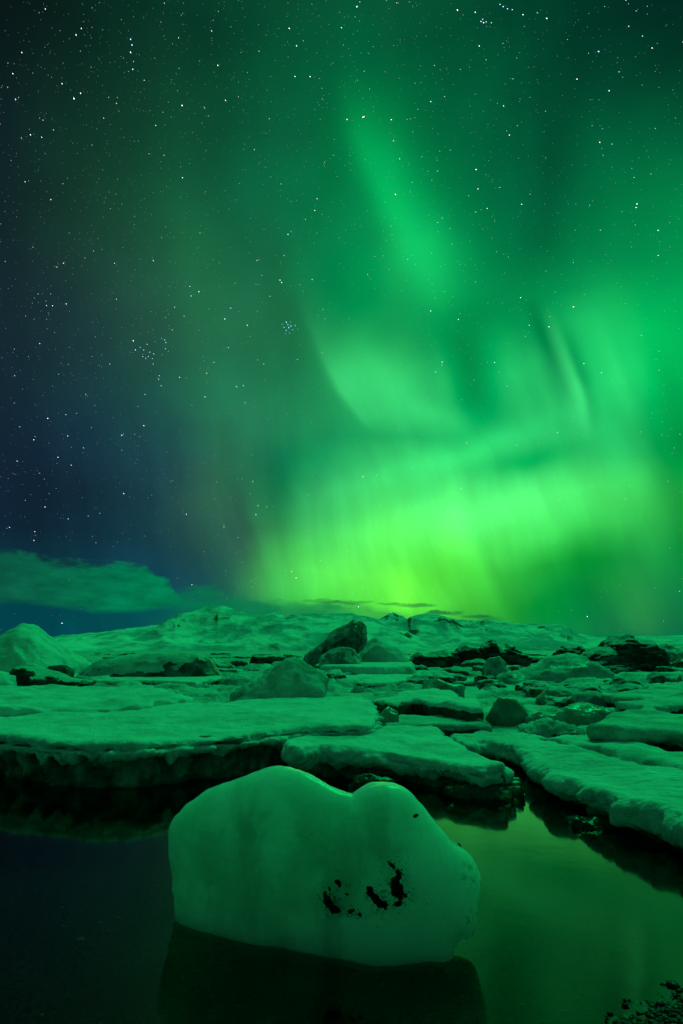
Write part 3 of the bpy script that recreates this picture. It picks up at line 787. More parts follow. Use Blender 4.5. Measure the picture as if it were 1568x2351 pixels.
floe('thick floe with overhanging snow roof and black hollow below, at the right edge',
     [(1352, 1664), (1372, 1645), (1397, 1637), (1485, 1618), (1518, 1630), (1568, 1638), (1680, 1644), (1700, 1678), (1568, 1674), (1500, 1668), (1430, 1668)],
     0.42, 0.17, None, 0.22, 0.035, snow='snow_old', seed=14.1, lump=0.07, drip=0.04, und=.06)
floe('low flat ice strip with dark front and snow ridge, behind the wedge-shaped floe',
     [(868, 1646), (930, 1640), (1010, 1640), (1080, 1643), (1115, 1650), (1118, 1664), (1040, 1664), (930, 1662), (880, 1660)],
     0.24, 0.10, None, 0.05, 0.03, snow='snow_old', seed=17.1, lump=0.07, drip=0.03)
floe('arched floe with white snow crest over a black cavity, right of the long flat floe',
     [(854, 1600), (900, 1592), (960, 1583), (1003, 1579), (1041, 1586), (1079, 1604), (1114, 1621), (1080, 1622), (1020, 1612), (960, 1602), (905, 1608)],
     0.44, 0.10, None, 0.03, 0.030, seed=19.1, lump=0.06, drip=0.02, und=.08)
floe('pale snow slab tongue lying under the dark arched berg at left',
     [(133, 1539), (213, 1544), (333, 1542), (430, 1532), (473, 1537), (507, 1544), (508, 1553), (450, 1566), (350, 1560), (250, 1563), (160, 1552)],
     0.42, 0.11, None, 0.06, 0.045, ice='dirt_ice', seed=21.1, lump=0.08, drip=0.03, group='snow covered floes on the lagoon ice')
floe('blunt white snow slab in front of the big tilted dark berg',
     [(700, 1512), (760, 1508), (860, 1508), (938, 1505), (946, 1518), (950, 1528), (860, 1530), (740, 1526)],
     0.62, 0.5, None, 0.05, 0.08, seed=23.1, lump=0.10, drip=0.0, group='snow covered floes on the lagoon ice')
floe('long low white slab crossing mid picture above the arched floe',
     [(770, 1553), (830, 1546), (900, 1545), (1006, 1550), (1120, 1556), (1100, 1562), (960, 1562), (840, 1566), (780, 1562)],
     0.36, 0.11, None, 0.06, 0.05, ice='dirt_ice', seed=25.1, lump=0.09, drip=0.03, group='snow covered floes on the lagoon ice')
floe('smooth rounded snow bank running to the right edge, above the overhanging floe',
     [(1405, 1608), (1470, 1600), (1568, 1592), (1700, 1588), (1700, 1612), (1568, 1616), (1480, 1618)],
     0.36, 0.14, None, 0.06, 0.05, snow='snow_old', ice='dirt_ice', seed=27.1, lump=0.10, drip=0.0, group='snow covered floes on the lagoon ice')
floe('upper long snow roll at right, below the striped dark-topped mound',
     [(1370, 1594), (1440, 1584), (1568, 1576), (1700, 1574), (1700, 1588), (1568, 1592), (1440, 1602)],
     0.40, 0.16, None, 0.06, 0.06, snow='snow_old', ice='dirt_ice', seed=29.1, lump=0.10, drip=0.0, group='snow covered floes on the lagoon ice')

# ------------------------------------------------------------------ bergs standing on the lagoon ice
def berg(label, pts, dist, depth, mat, voxel=0.06, lump=0.06, freq=1.6, lean=0.0, seed=1.0, cap=None, cap_t=0.55, cat='iceberg', name='iceberg', group='icebergs frozen in the lagoon', taper=0.55, fine=0.0, stretch=(1, 1, 1), smooth=3, facets=12, fl=93, cap_dir=(0, 0, 1), cap_n=0.45):
    P = np.array([on_plane(x, y, dist) for x, y in pts])[:, [0, 2]]
    zb = min(-0.15, P[:, 1].min()); c = np.array([P[:, 0].mean(), dist])
    Q = resample(P, 110)
    # the foot goes down into the ice
    lowz = Q[:, 1].min() + 0.12 * (Q[:, 1].max() - Q[:, 1].min())
    Q[:, 1] = np.where(Q[:, 1] <= lowz, np.minimum(Q[:, 1], -0.15), Q[:, 1])
    cx = Q[:, 0].mean()
    rings = []
    for t in (-1, -.8, -.5, -.2, .2, .5, .8, 1):
        s = taper + (1 - taper) * (1 - abs(t) ** 2.2) ** 0.6
        x = (Q[:, 0] - cx) * (0.5 + 0.5 * s) + cx; z = (Q[:, 1] - zb) * s + zb
        x = x + 0.10 * (Q[:, 1].max() - zb) * perlin(np.column_stack([x * 0.8, z * 0.8, np.full(len(x), t * 2 + seed)]))
        rings.append(np.column_stack([x - c[0] + lean * t * depth, np.full(len(x), t * depth / 2), z]))
    Vv, Ff = remesh(*loft(rings), voxel, smooth)
    Vv = facet(Vv, facets, seed, fl, min(99, fl + 6))
    N = vnormals(Vv, Ff); wp = (Vv + np.array([c[0], c[1], 0])) * np.array(stretch)
    Vv = Vv + N * (lump * fbm(wp * freq + seed * 5, 5, 0.55) + fine * ridged(wp * freq * 3 + seed, 3, 0.6))[:, None]
    N = vnormals(Vv, Ff)
    if cap:
        fld = N @ np.array(cap_dir) + cap_n * fbm(wp * freq * 1.2 + 3 * seed, 4)
        msk = fld[Ff].mean(1) > cap_t
        root = bpy.data.objects.new(name, None); COL.objects.link(root); root.location = (c[0], c[1], 0)
        msk = flip_small(Ff, msk, len(Vv))
        obj('ice_body', mesh_from('ice_body', *subset(Vv, Ff, ~msk), M[mat]), root)
        for im in islands(Ff, msk, len(Vv)): obj('snow_cover', mesh_from('snow_cover', *subset(Vv, Ff, im), M[cap]), root)
    else:
        root = obj(name, mesh_from(name, Vv, Ff, M[mat]), None, (c[0], c[1], 0))
    tag(root, label, cat, group); return root


def z3(*q): return [(x / 3, 1372 + y / 3) for x, y in q]
def z4(*q): return [(522.7 + x / 3, 1372 + y / 3) for x, y in q]
def z5(*q): return [(1045.3 + x / 3, 1372 + y / 3) for x, y in q]
def c4(*q): return [(735 + x * .3125, 1470 + y * .3125) for x, y in q]
def c3(*q): return [(996.3 + x * .3646, 1551.7 + y * .3646) for x, y in q]


berg('pale conical snow-covered iceberg at the far left under the cloud bank', z3((-130, 380), (0, 305), (80, 248), (150, 203), (185, 190), (215, 190), (250, 207), (330, 268), (380, 332), (440, 392), (540, 440), (610, 468), (500, 500), (300, 520), (-130, 520)), 20, 4.0, 'snow', 0.08, 0.12, 0.9, seed=2.2, taper=0.3, fine=0.02, facets=6)
berg('dark arched whaleback berg with pale left shoulder, left of centre', z3((520, 492), (700, 432), (850, 404), (1050, 382), (1250, 376), (1380, 388), (1450, 420), (1485, 480), (1530, 545), (1300, 560), (800, 550)), 19, 1.8, 'dark_ice', 0.06, 0.06, 0.9, seed=3.3, cap='snow_old', cap_t=0.16, cap_dir=(-.75, .1, .65), cap_n=.07, facets=4)
berg('low black-fronted slab berg with pale crest at the left edge', z3((95, 492), (130, 467), (220, 472), (330, 502), (470, 542), (640, 577), (500, 612), (180, 607), (90, 545)), 13.5, 1.4, 'dirt_ice', 0.045, 0.05, 1.6, seed=4.4, cap='snow_old', cap_t=0.86, cap_n=.12, facets=5, fl=97)
berg('small split ice lump at the left picture edge beside the black-fronted slab', z3((-60, 520), (0, 512), (50, 530), (110, 545), (180, 600), (80, 605), (-60, 600)), 13, 1.0, 'grey_ice', 0.045, 0.05, 1.6, seed=5.1, cap='snow', cap_t=0.5)
berg('snow-dusted pyramid of ice with dark hole at its foot, behind the long flat floe', z4((0, 690), (150, 622), (320, 517), (410, 428), (460, 412), (530, 428), (600, 482), (690, 532), (700, 562), (660, 665), (400, 700), (100, 705)), 11, 1.5, 'snow_old', 0.04, 0.05, 1.4, seed=6.1, taper=0.35, smooth=1, fine=0.02, facets=3, fl=97)
berg('big dark leaning iceberg with pointed tip, tallest at the centre of the lagoon', z4((525, 425), (600, 352), (700, 252), (800, 192), (850, 162), (872, 138), (920, 160), (952, 192), (948, 280), (922, 340), (890, 372), (880, 440), (550, 445)), 29, 2.4, 'dark_ice', 0.06, 0.07, 0.9, seed=7.2, cap='grey_ice', cap_t=0.45, cap_dir=(-.5, -.1, .8), cap_n=.2, taper=0.75, fine=0.02, smooth=1, facets=8, fl=96)
berg('low rounded ice hump nestled against the foot of the big dark iceberg', z4((630, 420), (700, 355), (780, 322), (850, 335), (895, 385), (930, 420), (760, 435)), 26, 1.4, 'grey_ice', 0.07, 0.06, 1.1, seed=8.1, cap='snow_old', cap_t=0.6)
berg('white snow mound streaked with thin black cracks, right of the big dark iceberg', z4((890, 420), (930, 340), (970, 285), (1030, 270), (1090, 300), (1150, 320), (1200, 375), (1230, 420), (1050, 440)), 31, 3.0, 'snow', 0.08, 0.08, 0.9, seed=9.4, taper=.3)
berg('clear rounded upright ice boulder shining green on top, right of the arched floe', c4((1195, 560), (1225, 480), (1260, 430), (1310, 385), (1370, 352), (1430, 348), (1462, 382), (1505, 430), (1527, 480), (1515, 540), (1490, 610), (1330, 620), (1210, 610)), 9.2, 0.55, 'glass_ice', 0.025, 0.03, 3.0, seed=10.5, taper=0.6, facets=22, fl=88, cat='ice boulder', name='ice_boulder')
berg('long clear ice tongue with wavy glinting crest, right of the upright ice boulder', c3((560, 300), (590, 225), (700, 218), (800, 212), (860, 180), (940, 168), (1010, 175), (1120, 195), (1190, 212), (1060, 245), (960, 335), (720, 320)), 8.9, 0.7, 'glass_ice', 0.028, 0.05, 3.2, seed=11.5, taper=0.5, cap='grey_ice', cap_t=0.85)
berg('small pale knob of ice in front of the black cavity', c4((445, 550), (450, 505), (485, 482), (540, 482), (568, 500), (570, 550)), 8.6, 0.25, 'glass_ice', 0.02, 0.02, 4, seed=12.1, cat='ice chunk', name='ice_chunk')
berg('jagged low snow lump on the back edge of the wind-rippled floe', c3((540, 335), (600, 295), (690, 282), (770, 276), (830, 300), (900, 325), (950, 350), (760, 370), (600, 370)), 8.0, 0.5, 'snow_old', 0.03, 0.07, 3.2, seed=13.1, cat='ice chunk', name='ice_chunk', fine=0.02)
berg('thin tilted clear ice plate with bright upper edge before the upright ice boulder', c4((1040, 590), (1060, 560), (1120, 552), (1180, 570), (1240, 595), (1200, 615), (1080, 620)), 8.5, 0.25, 'glass_ice', 0.02, 0.02, 3.5, seed=13.9, cat='ice chunk', name='ice_chunk')
berg('low see-through ice ridge with gold glints, above the arched floe', c4((745, 360), (755, 300), (790, 270), (850, 272), (930, 305), (1080, 340), (1000, 365)), 13, 0.7, 'glass_ice', 0.035, 0.05, 2.5, seed=14.7)
berg('jagged black-streaked iceberg group peak, tallest on the right', z5((860, 420), (960, 352), (1035, 338), (1060, 292), (1120, 246), (1160, 256), (1190, 282), (1270, 286), (1320, 290), (1370, 332), (1395, 400), (1402, 480), (1350, 500), (1230, 495), (1000, 490)), 26, 2.6, 'dirt_ice', 0.055, 0.12, 1.0, seed=15.3, cap='snow_old', cap_t=0.62, cap_n=.25, fine=0.018, stretch=(.6, .6, 2.0), facets=5, fl=97, smooth=1, taper=.7)
berg('flat-topped grey berg beyond the black-streaked peak at the right edge', z5((1350, 330), (1450, 320), (1568, 342), (1700, 350), (1700, 430), (1520, 430), (1380, 420)), 44, 4, 'grey_ice', 0.14, 0.15, 0.6, seed=16.3, cap='snow_old', cap_t=0.8)
berg('small black wedge berg at the right edge below the flat-topped berg', z5((1500, 445), (1530, 420), (1600, 415), (1700, 425), (1700, 470), (1520, 470)), 30, 1.2, 'dirt_ice', 0.08, 0.08, 1.1, seed=16.9)
berg('small black hump berg between the rocky strip and the black-streaked peak', z5((695, 385), (740, 322), (800, 326), (860, 320), (882, 385), (850, 410), (740, 410)), 33, 1.8, 'dirt_ice', 0.07, 0.12, 1.3, seed=17.3, cap='snow_old', cap_t=0.65, cap_n=.25, fine=0.02, stretch=(.6, .6, 1.8), facets=6, fl=96, smooth=1)
berg('ragged strip of black and clear ice in front of the right mountains', z5((-20, 440), (0, 355), (50, 322), (120, 338), (200, 312), (255, 276), (275, 322), (330, 325), (370, 312), (420, 352), (480, 392), (600, 408), (400, 430), (60, 440)), 34, 2.0, 'dirt_ice', 0.06, 0.12, 1.0, seed=18.3, cap='grey_ice', cap_t=0.6, cap_n=.25, fine=0.02, stretch=(1, 1, .8), facets=4, fl=97, smooth=1, taper=.7)
berg('flat black ice ledge right of the crack-streaked snow mound', z4((1210, 400), (1300, 380), (1400, 382), (1500, 362), (1590, 372), (1600, 450), (1400, 460), (1240, 440)), 33, 2.0, 'dirt_ice', 0.07, 0.10, 1.3, seed=19.3, cap='grey_ice', cap_t=0.65, cap_n=.25, fine=0.015, facets=14, fl=93)
berg('round egg-shaped ice knob standing before the ragged black strip', z5((195, 480), (215, 430), (240, 392), (275, 371), (320, 376), (348, 412), (345, 470), (300, 505), (230, 505)), 20, 0.9, 'grey_ice', 0.045, 0.04, 1.6, seed=20.3, facets=16, fl=90, cat='ice boulder', name='ice_boulder')
berg('broad snow mound with dark rippled top, left of the black-streaked peak', z5((290, 550), (480, 492), (640, 412), (800, 386), (870, 406), (950, 432), (1020, 480), (1062, 518), (1030, 565), (900, 575), (500, 575)), 18.5, 2.4, 'snow_old', 0.06, 0.08, 1.3, seed=21.3, cap='grey_ice', cap_t=0.95, fine=0.02, stretch=(.8, .8, 2.2))
berg('grey rounded boulder of ice in the middle of the right-hand floes', z5((555, 690), (580, 645), (650, 620), (760, 612), (850, 615), (870, 650), (800, 690), (680, 705)), 12.2, 0.8, 'grey_ice', 0.035, 0.04, 2.0, seed=22.3, cat='ice boulder', name='ice_boulder', cap='snow_old', cap_t=0.9)
berg('rounded snow-backed ice block right of the grey boulder', z5((790, 705), (820, 655), (900, 632), (990, 638), (1050, 670), (1110, 695), (950, 720)), 11.4, 0.8, 'grey_ice', 0.035, 0.05, 2.0, seed=23.3, cat='ice boulder', name='ice_boulder', cap='snow_old', cap_t=0.6)
berg('thin black slab of ice lying far off beneath the snow mountain', z4((150, 450), (160, 395), (250, 398), (330, 392), (400, 395), (425, 435), (400, 455), (250, 455)), 40, 1.6, 'dirt_ice', 0.09, 0.10, 1.0, seed=24.3, cap='snow_old', cap_t=0.8)
berg('long dark low berg far off, left of the thin black slab', z3((1465, 430), (1520, 415), (1600, 420), (1690, 425), (1720, 450), (1600, 460), (1480, 455)), 38, 1.6, 'dark_ice', 0.09, 0.08, 1.0, seed=25.3, cap='snow_old', cap_t=0.75)
berg('low dark sliver of ice at the foot of the conical iceberg', z3((310, 490), (345, 462), (420, 460), (500, 475), (490, 498), (380, 502)), 17.5, 0.8, 'dark_ice', 0.05, 0.04, 1.4, seed=26.3)
berg('clear jagged glassy ice shards at the right tip of the wedge-shaped floe', [(1015, 1812), (1040, 1798), (1085, 1804), (1120, 1792), (1160, 1784), (1200, 1788), (1218, 1797), (1205, 1806), (1180, 1822), (1120, 1828), (1050, 1826)], 5.35, 0.30, 'clear_ice', 0.016, 0.04, 7, seed=27.3, fine=0.006, cat='ice chunk', name='ice_chunk')
berg('small broken glassy ice heap at the waterline under the wind-rippled floe', [(1300, 1890), (1320, 1876), (1350, 1880), (1385, 1874), (1405, 1884), (1430, 1894), (1370, 1902), (1320, 1900)], 4.5, 0.3, 'clear_ice', 0.014, 0.035, 8, seed=28.3, fine=0.005, cat='ice chunk', name='ice_chunk')
berg('broken black-green ice under the left end of the wedge-shaped floe', [(800, 1812), (815, 1785), (850, 1778), (890, 1782), (905, 1800), (895, 1818), (840, 1822)], 5.4, 0.3, 'clear_ice', 0.014, 0.03, 8, seed=29.3, fine=0.005, cat='ice chunk', name='ice_chunk')

# ------------------------------------------------------------------ rubble between the floes
protos = []
for k in range(12):
    m_ = 14; a = np.linspace(0, 2 * math.pi, m_, endpoint=False)
    r_ = 0.5 * (1 + 0.25 * RNG.normal(size=m_)); r_ = np.clip(r_, .28, .75)
    hh = RNG.uniform(.22, .6)
    base = np.column_stack([r_ * np.cos(a), r_ * np.sin(a) * RNG.uniform(.6, .9)])
    sh_ = RNG.normal(size=2) * 0.12
    rings = [np.column_stack([base * s + sh_ * q, np.full(m_, -0.12 + hh * q)]) for s, q in ((.85, 0), (1, .25), (.95, .6), (.7, .9), (.45, 1.0))]
    Vv, Ff = remesh(*loft(rings), 0.05, 2)
    Vv = facet(Vv, 12, k + .5, 78, 95)
    N = vnormals(Vv, Ff); Vv += N * (0.09 * fbm(Vv * 3.2 + 11 * k, 4, 0.55))[:, None]
    protos.append(mesh_from('ice_chunk', Vv, Ff, M[['snow', 'snow_old', 'snow_old', 'grey_ice', 'snow', 'dirt_ice'][k % 6]]))

slabs = []
for k in range(12):
    m_ = 40; a = np.linspace(0, 2 * math.pi, m_, endpoint=False); cs = np.stack([np.cos(a), np.sin(a), np.full(m_, k * 3.7)], 1)
    r_ = 0.5 * (1 + 0.55 * fbm(cs * 0.9, 3) + 0.25 * fbm(cs * 2.6, 2)); hh = RNG.uniform(.22, .42); asp = RNG.uniform(.5, .8)
    base = np.column_stack([r_ * np.cos(a), r_ * np.sin(a) * asp]); hum = RNG.uniform(.0, .16)
    rings = [np.column_stack([base * s, np.full(m_, z)]) for s, z in ((.80, -.25), (.92, hh * .3), (1.0, hh * .7), (.98, hh * .9), (.86, hh + hum * .5), (.5, hh + hum))]
    Vv, Ff = remesh(*loft(rings), 0.028, 2)
    Vv = facet(Vv, 16, k + 40.5, 84, 97, 0.3, 0.05)
    N = vnormals(Vv, Ff); Vv += N * (0.05 * fbm(Vv * 4.5 + 11 * k, 5, 0.55))[:, None]; Vv[:, 2] += 0.05 * fbm(Vv * np.array([2.2, 2.2, 0]) + k, 3)
    slabs.append(mesh_from('ice_floe', Vv, Ff, M['slab']))
SLABS = [
    ('field of the right-hand floes', [(1130, 1562), (1568, 1560), (1568, 1640), (1240, 1625)], 28, .6, 1.3),
    ('jumble above the arched floe', [(880, 1556), (1140, 1556), (1130, 1592), (900, 1584)], 16, .6, 1.2),
    ('strip before the black-streaked peak', [(1020, 1530), (1568, 1530), (1568, 1558), (1010, 1556)], 24, 1.0, 2.2),
    ('jumble around the pyramid', [(520, 1520), (760, 1530), (770, 1590), (500, 1572)], 16, .6, 1.4),
    ('strip left of the pyramid', [(380, 1566), (560, 1560), (540, 1596), (440, 1592)], 18, .35, .8),
    ('jumble beyond the slab tongue', [(120, 1524), (520, 1516), (520, 1548), (160, 1540)], 12, .8, 1.6),
    ('field before the dark iceberg', [(680, 1516), (1060, 1514), (1060, 1548), (700, 1548)], 16, 1.0, 2.0),
    ('pack below the snow mountain', [(200, 1500), (760, 1500), (740, 1512), (220, 1512)], 26, 1.6, 4.5),
    ('pack below the rocky mountain', [(880, 1500), (1568, 1500), (1568, 1514), (900, 1514)], 26, 1.6, 4.5),
]
FORM = ['level', 'tilted']
ORD = ['leftmost'] + [w + ' from left' for w in 'second third fourth fifth sixth seventh eighth ninth tenth eleventh twelfth thirteenth fourteenth fifteenth sixteenth seventeenth eighteenth nineteenth twentieth'.split()]
ORD += ['twenty-' + w + ' from left' for w in 'first second third fourth fifth sixth seventh eighth ninth'.split()] + ['thirtieth from left']
ZONES = [
    ('rubble left of the pyramid', [(340, 1572), (520, 1568), (560, 1600), (420, 1598)], 22, .16, .40),
    ('rubble under the slab tongue', [(150, 1562), (340, 1566), (360, 1574), (120, 1574)], 14, .16, .40),
    ('rubble right of the pyramid', [(740, 1568), (880, 1566), (860, 1596), (760, 1590)], 26, .14, .36),
    ('rubble above the arched floe', [(900, 1566), (1100, 1568), (1120, 1590), (1060, 1588)], 26, .14, .38),
    ('rubble of the right field', [(1120, 1562), (1568, 1562), (1568, 1590), (1200, 1600)], 40, .18, .5),
    ('strip beyond the snow rolls', [(1150, 1537), (1568, 1534), (1568, 1556), (1120, 1556)], 34, .3, .7),
    ('far rubble below snow mountain', [(250, 1512), (700, 1512), (690, 1530), (520, 1536)], 36, .3, .9),
    ('debris beside the upright boulder', [(1220, 1600), (1380, 1598), (1400, 1620), (1230, 1616)], 14, .12, .3),
    ('seam behind the wind-rippled floe', [(1130, 1672), (1250, 1690), (1380, 1716), (1300, 1690)], 14, .08, .2),
    ('debris among the black bergs', [(930, 1518), (1250, 1516), (1260, 1530), (940, 1530)], 22, .3, .8),
]
for zone, quad, cnt, s0, s1 in SLABS:
    q = [np.array(v, float) for v in quad]; made = []
    for k in range(cnt):
        u, v = random.random(), random.random()
        pxy = (q[0] * (1 - u) + q[1] * u) * (1 - v) + (q[3] * (1 - u) + q[2] * u) * v
        pos = on_level(pxy[0], pxy[1], 0.12)
        o = obj('ice_floe', random.choice(slabs)); s = random.uniform(s0, s1)
        far_ = 1.0 if s1 < 3 else 0.6
        o.location = (pos[0], pos[1], 0.02); o.scale = (s * random.uniform(1, 1.5), s, min(s, 1.4) * random.uniform(.7, 1.15) * far_)
        tl = k % 3 == 0
        o.rotation_euler = (random.uniform(.08, .26) * (1 if random.random() < .6 else -1) if tl else random.uniform(-.05, .05), random.uniform(-.2, .2) if tl else random.uniform(-.05, .05), random.uniform(-.5, .5) + (math.pi if random.random() < .5 else 0))
        made.append((pos[0] / pos[1], tl, o))
    for tl in (False, True):
        for k, (_, _, o) in enumerate(sorted((m for m in made if m[1] == tl), key=lambda m: m[0])):
            tag(o, f"{'tilted' if tl else 'level'} snowy small floe, {ORD[k]} in the {zone}", 'ice floe', zone)
TINT = ['white', 'dull', 'dull', 'grey', 'white', 'black']
for zone, quad, cnt, s0, s1 in ZONES:
    q = [np.array(v, float) for v in quad]; made = []
    for k in range(cnt):
        u, v = random.random(), random.random()
        pxy = (q[0] * (1 - u) + q[1] * u) * (1 - v) + (q[3] * (1 - u) + q[2] * u) * v
        pos = on_level(pxy[0], pxy[1], 0.10); kd = random.randrange(len(protos))
        o = obj('ice_chunk', protos[kd]); s = random.uniform(s0, s1) * (1.0 if random.random() < .8 else 1.5)
        o.location = (pos[0], pos[1], (0.17 if 'seam' in zone else 0.12)); o.scale = (s * random.uniform(1, 1.7), s, s * random.uniform(.6, 1.1))
        o.rotation_euler = (random.uniform(-.25, .25), random.uniform(-.25, .25), random.uniform(-.6, .6))
        made.append((pos[0] / pos[1], TINT[kd % 6], o))
    for tint in ('white', 'dull', 'grey', 'black'):
        for k, (_, _, o) in enumerate(sorted((m for m in made if m[1] == tint), key=lambda m: m[0])):
            tag(o, f"{tint} ice lump, {ORD[min(k, len(ORD) - 1)]} of its tint in {zone}", 'ice chunk', zone)

# ------------------------------------------------------------------ the rounded ice block in the pool
OUT = [(403, 2108), (395, 2050), (388, 1980), (385, 1925), (387, 1893), (396, 1874), (412, 1858), (440, 1838), (470, 1816), (510, 1798), (560, 1780), (590, 1768), (620, 1761), (652, 1762), (690, 1772), (720, 1787), (750, 1806), (780, 1821), (798, 1830), (813, 1840), (828, 1824), (855, 1808), (885, 1803), (912, 1805), (938, 1816), (960, 1840), (988, 1866), (1015, 1900), (1050, 1940), (1078, 1963), (1096, 1988), (1106, 2015), (1106, 2045), (1096, 2080), (1090, 2110), (1079, 2142), (1058, 2155), (1046, 2172), (1035, 2195), (1000, 2196), (960, 2203), (900, 2208), (820, 2200), (740, 2188), (650, 2168), (560, 2152), (470, 2130), (415, 2112)]
CON = [(380, 2100), (403, 2108), (470, 2130), (560, 2152), (650, 2168), (740, 2188), (820, 2200), (900, 2208), (960, 2203), (1035, 2195), (1110, 2172)]
cpts = [on_level(x, y, 0.0) for x, y in CON]


def block_point(x, y):
    """bearing -> point on the curved middle sheet of the block"""
    d = ray(x, y); lo, hi = 1.5, 4.0
    for _ in range(50):
        t = (lo + hi) / 2; xx, yy = d[0] * t, d[1] * t
        if yy < np.interp(xx, [c[0] for c in cpts], [c[1] for c in cpts]): lo = t
        else: hi = t
    return np.array([d[0] * t, d[1] * t, CAM_H + d[2] * t])


NO = 240
OP = resample(OUT, NO)
OW = np.array([block_point(x, y) for x, y in OP])
low = OW[:, 2] < 0.02
OW[low, 2] -= 0.04
ctr2 = np.array([752.0, 2000.0]); 
mid = block_point(*ctr2); BX = np.array([mid[0], mid[1] + 0.15, 0.0])
Vb, Fb = [], []
LEV = [0.0, .15, .3, .45, .6, .72, .82, .9, .95, .985, 1.0]
sheet = {}
for li, s in enumerate(LEV):
    px = ctr2 + (OP - ctr2) * s
    W_ = np.array([block_point(x, y) for x, y in px]) if s < 1 else OW.copy()
    if s < 1: W_[:, 2] -= 0.04 * (low * s)
    sheet[s] = W_
front = lambda s: 0.055 * (1 - s ** 5) ** 0.5
back = lambda s: 0.34 * (1 - s ** 3.2) ** 0.5
rings = [sheet[s] - np.array([0, front(s), 0]) for s in LEV] + [sheet[s] + np.array([0, back(s), 0]) + np.array([0, 0, -0.10 * (1 - s)]) for s in LEV[::-1][1:]]
for k, rg in enumerate(rings): Vb.append(rg)
Vb = np.concatenate(Vb)
for k in range(len(rings) - 1):
    for j in range(NO):
        a, b = k * NO + j, k * NO + (j + 1) % NO
        Fb.append((a, b, b + NO, a + NO))
Vv, Ff = remesh(Vb - BX, Fb, 0.012, 5)
N = vnormals(Vv, Ff)
wp = Vv + BX
# shallow valley running down from the notch, soft hollows
dl = []
A_, B_ = block_point(813, 1845), block_point(700, 1935)
ab = B_ - A_; tt = np.clip(((wp - A_) @ ab) / (ab @ ab), 0, 1); dist = np.linalg.norm((wp - A_ - tt[:, None] * ab) * np.array([1, .5, 1]), axis=1)
val = np.exp(-(dist / 0.05) ** 2) * (1 - 0.75 * tt)
frontm = np.clip(-N[:, 1], 0, 1)
gapf, cidf, offf = plates(np.stack([wp[:, 0] * 4.2 + wp[:, 1] * 2.0, wp[:, 2] * 4.2], 1) + 3, 21)
Vv = Vv + N * (0.05 * (offf[:, 0] * (cidf[:, 0] - .5) + offf[:, 1] * (cidf[:, 1] - .5)) * np.clip(gapf / 0.5, 0, 1))[:, None]
Vv = Vv + N * (0.014 * fbm(wp * 2.6, 3) + 0.006 * fbm(wp * 9 + 4, 3) - 0.034 * val * frontm)[:, None]
C_ = block_point(715, 1915); cr_ = np.exp(-((wp[:, 0] - C_[0]) / 0.13) ** 2 - ((wp[:, 2] - C_[2]) / 0.07) ** 2) * frontm
Vv += N * (0.018 * cr_ * (ridged(wp * np.array([14, 14, 30]), 3) - 0.3))[:, None]
right = np.clip((wp[:, 0] - block_point(1040, 2000)[0]) / 0.1, 0, 1)
Vv += N * (0.0045 * right * ridged(wp * 20, 3))[:, None]
DIRT = [(block_point(x, y) - BX - np.array([0, .06, 0]), r_) for x, y, r_ in ((760, 2068, .075), (865, 2058, .075), (912, 2030, .095), (1085, 2000, .10), (1070, 2110, .09))]
M['block'] = block_mat()
blk = bpy.data.objects.new('ice_block', None); COL.objects.link(blk); blk.location = BX
tag(blk, 'big smooth two-lobed ice block with black grit specks, standing in the dark pool', 'ice block')
body = obj('ice_body', mesh_from('ice_body', Vv, Ff, M['block']), blk)
tree = BVHTree.FromPolygons([tuple(v) for v in (Vv + BX)], [tuple(int(q) for q in f) for f in Ff])
# black grit frozen into the face: (x, y, half length, half width, turn in degrees)
GRIT = [(752, 2068, 14, 8, 75), (762, 2080, 13, 8, 40), (770, 2086, 9, 7, 10), (747, 2055, 7, 4, 80), (776, 2024, 7, 4, 20), (779, 2031, 4, 3, 60), (850, 2046, 10, 7, 65), (861, 2062, 12, 7, 40), (873, 2072, 12, 7, 25), (884, 2075, 5, 4, 0), (909, 2030, 17, 8, 88), (913, 2045, 13, 10, 80), (916, 2013, 9, 4, 110), (915, 2003, 7, 4, 60), (898, 1984, 8, 3, 35), (903, 1989, 5, 3, 60), (914, 2073, 9, 4, -20), (930, 2055, 4, 4, 60), (806, 2091, 7, 3, -35), (826, 2099, 4, 3, 20), (797, 2052, 3, 2, 0), (1054, 1940, 4, 3, 0), (954, 1872, 3, 7, 80), (885, 2085, 3, 2, 0), (757, 2040, 4, 2, 70)]
for i, (x, y, hl, hw, ang) in enumerate(GRIT):
    d = Vector(ray(x, y)).normalized(); hit = tree.ray_cast(Vector((0, 0, CAM_H)), d)
    if hit[0] is None: continue
    loc, nr = hit[0], hit[1]; dd = hit[3] / F
    sx, sy = hl * dd, hw * dd
    bm = bmesh.new(); bmesh.ops.create_icosphere(bm, subdivisions=3, radius=1.0)
    pv = np.array([v.co[:] for v in bm.verts]); no = fbm(pv * 1.5 + 13 * i, 4, 0.6)
    ca, sa = math.cos(R(ang)), math.sin(R(ang))
    ex = Vector((1, 0, 0)); ex = (ex - nr * ex.dot(nr)).normalized(); ez = nr.cross(ex).normalized()
    if ez.z > 0: ez = -ez
    for v, k in zip(bm.verts, no):
        c = v.co * (1 + 0.55 * k); u, w_, t = c.x * sx, c.y * sy, c.z * 0.005
        u2, w2 = u * ca - w_ * sa, u * sa + w_ * ca
        v.co = loc + ex * u2 + ez * w2 + nr * (t + 0.001) - Vector(BX)
    me = bpy.data.meshes.new('grit'); bm.to_mesh(me); bm.free(); me.materials.append(M['debris'])
    me.polygons.foreach_set('use_smooth', np.ones(len(me.polygons), bool))
    obj('grit', me, blk)

